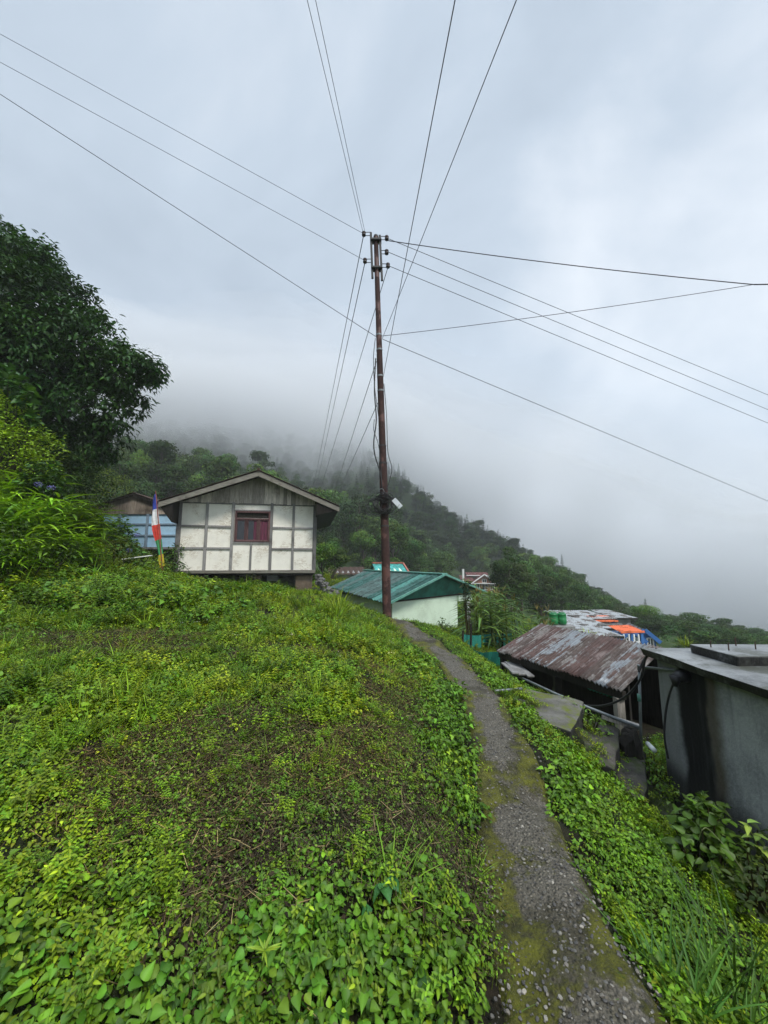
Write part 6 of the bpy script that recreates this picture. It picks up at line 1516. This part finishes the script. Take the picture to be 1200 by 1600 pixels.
# broad-bladed grass (like small bamboo) on the bank
def broad_grass(seed, n=34, h=.75, base=(.165, .32, .020)):
    rng = np.random.default_rng(seed); S = Leaves()
    for k in range(n):
        a = rng.uniform(0, 6.28); b = np.array((rng.normal(0, .14), rng.normal(0, .14), 0)); t = b + np.array((math.cos(a) * .22, math.sin(a) * .22 - .05, h * rng.uniform(.45, 1))); S.stem(b, t, .006, .003, np.array(base) * .8); m = 6
        u = np.linspace(.35, 1, m); az = a + np.arange(m) * 2.6 + rng.normal(0, .4, m); p = b + (t - b) * u[:, None]; d = np.stack([np.cos(az), np.sin(az), rng.uniform(-.05, .75, m)], -1)
        S.add(T_LONG, p, d, (0, 0, 1), rng.uniform(.24, .44, m), rng.uniform(.036, .062, m), leafcol(rng, base, m, .28), droop=rng.uniform(.15, .6, m), fold=.25)
    return S
BG = [broad_grass(330 + i).mesh('broad_grass', M_GRASS) for i in range(3)]
spots = [(-30, 790, 6.4), (10, 785, 6.6), (45, 800, 6.4), (0, 820, 6.0), (80, 795, 7.0), (105, 800, 7.4), (125, 815, 7.4), (60, 830, 6.4), (25, 760, 7.4), (-10, 745, 7.6), (60, 765, 7.6), (95, 830, 6.8), (118, 848, 7.0), (30, 845, 5.9)]
for i, (px, py, Y) in enumerate(spots):
    g = ground_at(px, py + 25, Y); top = P(px, py - 22, Y)[2]; z = max(g[2], top - .80)
    plant('broad_grass', 'clump of broad-bladed bamboo-like grass on the bank at the left', 'grass clump', BG[i % 3], None, (g[0], g[1], z), 'broad-bladed grass on the bank', rng.choice((.85, 1, 1.1)) if hasattr(rng, 'choice') else 1, i * 1.3)
# corn
def corn(seed, h=1.9):
    rng = np.random.default_rng(seed); S = Leaves(); t = np.array((rng.normal(0, .06), rng.normal(0, .06), h)); m = 13
    for k in range(5): S.stem(t * (k / 5), t * ((k + 1) / 5), .017 - .0025 * k, .0145 - .0025 * k, (.085, .12, .025))
    u = np.linspace(.12, .97, m); az = seed + np.arange(m) * math.pi + rng.normal(0, .5, m); d = np.stack([np.cos(az), np.sin(az), np.full(m, .75)], -1)
    S.add(T_LONG, t * u[:, None], d, np.stack([-np.cos(az), -np.sin(az), np.full(m, 1.2)], -1), rng.uniform(.5, .8, m) * (1.1 - .45 * u), rng.uniform(.05, .075, m), leafcol(rng, (.070, .135, .030), m, .3), droop=rng.uniform(.6, 1.25, m), fold=.3)
    m = 10; az = rng.uniform(0, 6.28, m); S.add(T_BLADE, np.tile(t, (m, 1)), np.stack([np.cos(az) * .4, np.sin(az) * .4, np.ones(m)], -1), (0, -1, .2), rng.uniform(.10, .20, m), .008, leafcol(rng, (.15, .13, .05), m, .2), droop=.35)
    for k in range(1):
        q = t * .5; S.stem(q, q + np.array((.05, -.03, .16)), .022, .012, (.13, .17, .04))
    return S
CORN = [corn(340 + i, 1.75 + .12 * (i % 4)).mesh('corn_plant', M_GRASS) for i in range(5)]
cr_ = random.Random(4)
for i in range(72):
    u = cr_.random(); Y = 8.7 + 3.2 * cr_.random(); px = 736 + 128 * u; py_top = np.interp(px, [736, 760, 800, 830, 864], [922, 918, 925, 942, 958]) + cr_.uniform(-12, 18)
    c = P(px, py_top, Y); x = c[0]; me = CORN[i % 5]; h = 1.75 + .12 * (i % 5 % 4) + .2; s = cr_.uniform(.9, 1.12)
    plant('corn_plant', 'tall corn plant with drooping leaves and a dry tassel behind the net', 'corn plant', me, None, (x, Y, c[2] - h * s), 'corn plants behind the net', s, cr_.uniform(0, 6))
# tall corn-like dark stalk by the veranda
plant('withered_stalk', 'dark withered stalk standing in front of the veranda post', 'plant', shrub(350, [(0, 0, 1.1, .12), (.05, 0, .8, .12), (-.05, 0, 1.4, .1)], (.08, .16), 300, (.03, .04, .02), .3, T_LANCE), M_DRY, tuple(P(731, 1000, 8.6)), s=.85)
lump_shrub('leafy_shrub', 'dark leafy bush growing against the pale green wall', [(700, 985, 9.2, .16), (706, 1000, 9.0, .15), (694, 992, 9.1, .13), (690, 972, 9.6, .10)], (702, 1005, 9.1), (.05, .08), 500, (.055, .11, .016), seed=351)
for i, (px, py, Y, r) in enumerate(((722, 945, 19, .6), (725, 970, 18, .5), (728, 925, 21, .6))):
    lump_shrub('leafy_shrub', ('middle', 'lowest', 'uppermost')[i] + ' of the bright bushes seen through the veranda', [(px, py, Y, r)], (px, py + 25, Y), (.10, .18), 140, (.09, .17, .02), seed=360 + i, group='bushes beyond the veranda')
for i, (px, py, Y, w_, lab) in enumerate(((1072, 1000, 14, 1, 'bright yellow-green tuft behind the rim of the tank'), (945, 1000, 14, 1, 'bright green weed growing at the top edge of the rusty roof'), (915, 990, 13, 1, 'leafy weed growing behind the rusty roof ridge'))):
    plant('weed_tuft', lab, 'weed', grass_clump(370 + i, 60, .35, .02, (.16, .24, .012), .18, .6), M_GRASS, tuple(P(px, py + 8, Y)), s=1.0)
# single plants near the viewer
def clump_at(name, label, S, px, py, Y, mat=M_GRASS, cat='grass clump', s=1.0, rz=0, group=None): return plant(name, label, cat, S, mat, ground_at(px, py, Y), group, s, rz)
clump_at('grass_clump', 'tall yellow-green grass clump on the crest left of the pole', grass_clump(380, 110, .50, .009, (.19, .26, .014), .14, .55), 528, 962, 6.6)
clump_at('grass_clump', 'grass clump on the mound right of the withered bush', grass_clump(381, 60, .28, .008, LIME, .16, .5), 470, 958, 6.6)
clump_at('grass_clump', 'pale grass tuft among the creeping leaves near the viewer', grass_clump(382, 26, .25, .006, (.12, .22, .014), .07, .40), 610, 1372, 1.66)
clump_at('grass_clump', 'grass tuft growing at the right edge of the path by the landing', grass_clump(383, 90, .20, .006, (.11, .20, .012), .10, .5), 785, 1088, 4.35)
clump_at('grass_clump', 'thin grass tuft on the left edge of the path, at the bottom', grass_clump(384, 34, .13, .004, (.16, .20, .02), .05, .7), 772, 1560, 1.56)
clump_at('grass_clump', 'small grass tuft on the right edge of the path, near the moss patch', grass_clump(385, 40, .09, .004, (.06, .09, .012), .06, .8), 885, 1350, 2.2)
for i, (px, py, Y, h, lab) in enumerate(((1120, 1580, 1.72, .46, 'long-bladed grass clump at the right bottom corner, leaning over the path'), (1190, 1520, 1.85, .50, 'long-bladed grass clump at the right edge, below the tank'), (1060, 1590, 1.62, .32, 'long-bladed grass clump nearest the path at the bottom right'), (1160, 1600, 1.6, .40, 'long-bladed grass clump in the very corner at the bottom right'))):
    clump_at('grass_clump', lab, grass_clump(390 + i, 46, h, .0085, (.050, .125, .016), .10, .75, T_LONG), px, py, Y)
clump_at('broad_leaf_plant', 'plant with one broad dark leaf among the ivy near the viewer', ivy_clump(395, 5, .06, .12, .045, .07, (.030, .10, .022)), 590, 1400, 1.62, M_LEAF, 'plant')
clump_at('broad_leaf_plant', 'second dark broad-leaved plant low in the ivy, nearer the path', ivy_clump(396, 6, .06, .10, .04, .06, (.030, .095, .020)), 640, 1500, 1.5, M_LEAF, 'plant')
def seed_stalk():
    S = Leaves(); rng = np.random.default_rng(398); S.stem((0, 0, 0), (.01, 0, .13), .004, .0035, (.17, .26, .03)); m = 16; az = rng.uniform(0, 6.28, m)
    S.add(T_LANCE, np.tile((.01, 0, .125), (m, 1)), np.stack([np.cos(az), np.sin(az), rng.uniform(.1, 1.4, m)], -1), (0, -.6, 1), rng.uniform(.025, .05, m), .006, leafcol(rng, (.20, .28, .02), m, .15), droop=.4); return S
clump_at('seed_stalk', 'pale upright stalk with a spiky head rising from the ivy', seed_stalk(), 405, 1560, 1.33, M_LEAF, 'plant', s=1.15)
def sapling(seed, h, n, base, lean=(0, 0), leaf=.075):
    rng = np.random.default_rng(seed); S = Leaves(); t = np.array((lean[0], lean[1], h)); S.stem((0, 0, 0), t * .5, .006, .005, (.06, .06, .03)); S.stem(t * .5, t, .005, .002, (.10, .14, .04)); u = np.linspace(.3, 1, n); az = np.arange(n) * 2.4 + seed
    d = np.stack([np.cos(az), np.sin(az), np.full(n, .35)], -1); S.add(T_OVATE, t * u[:, None], d, (0, 0, 1), leaf * rng.uniform(.7, 1.15, n), leaf * .38, leafcol(rng, base, n, .2), droop=.45); return S
clump_at('sapling', 'slender sapling with pale leaves in front of the tank wall, taller one', sapling(400, .52, 18, (.19, .27, .085), (-.12, 0)), 1132, 1300, 2.95, M_LEAF, 'sapling')
clump_at('sapling', 'slender sapling with pale leaves in front of the tank wall, shorter one', sapling(401, .26, 14, (.19, .27, .085), (-.03, 0)), 1172, 1330, 2.8, M_LEAF, 'sapling')
clump_at('sapling', 'leafy twig reaching in at the right edge before the tank wall', sapling(402, .62, 22, (.12, .20, .05), (-.22, 0), .09), 1230, 1330, 2.55, M_LEAF, 'sapling')
lump_shrub('broad_leaf_bush', 'bush with large drooping lobed leaves beside the lowest step', [(1085, 1285, 2.75, .15), (1110, 1310, 2.65, .16), (1130, 1345, 2.55, .15), (1075, 1320, 2.6, .13), (1105, 1265, 2.8, .10)], (1100, 1350, 2.62), (.045, .08), 620, (.065, .14, .012), .72, T_HEART, seed=410, cat='bush')
lump_shrub('leafy_shrub', 'tangled dark shrub at the foot of the tank', [(1175, 1370, 2.5, .17), (1150, 1400, 2.4, .15), (1200, 1420, 2.3, .18), (1190, 1330, 2.62, .13)], (1170, 1420, 2.45), (.03, .06), 500, (.05, .085, .014), seed=411)
lump_shrub('leafy_shrub', 'low leafy weeds between the steps and the tank', [(1010, 1195, 4.1, .12), (1025, 1215, 4.0, .12), (1035, 1245, 3.85, .12), (1025, 1180, 4.2, .10)], (1020, 1230, 4.0), (.025, .05), 700, (.075, .15, .014), seed=412)
lump_shrub('leafy_shrub', 'weeds spilling over the landing beside the pipe', [(905, 1118, 4.35, .10), (930, 1130, 4.3, .10), (885, 1100, 4.6, .09), (945, 1150, 4.2, .08)], (915, 1135, 4.35), (.025, .05), 800, (.085, .15, .014), seed=413)
k = MB(); k.beam(P(190, 874, 9.0), P(237, 868, 9.2), .16, .02); tag(k.build('grey_board', M_WHITEB, None), 'pale board lying among the bushes left of the flag', 'board')
# bare stalk bending across the lower right
cable('bare_stalk', 'long thin bare stalk bending over the bush at the lower right', [(1200, 1430, -.2), (1150, 1345, -.1), (1110, 1298, 0), (1098, 1296, 0), (1092, 1310, .02)], .002, 2.5, 'stalk', plain('pale_stalk', (.14, .17, .06), .6, .2, 9, .1))
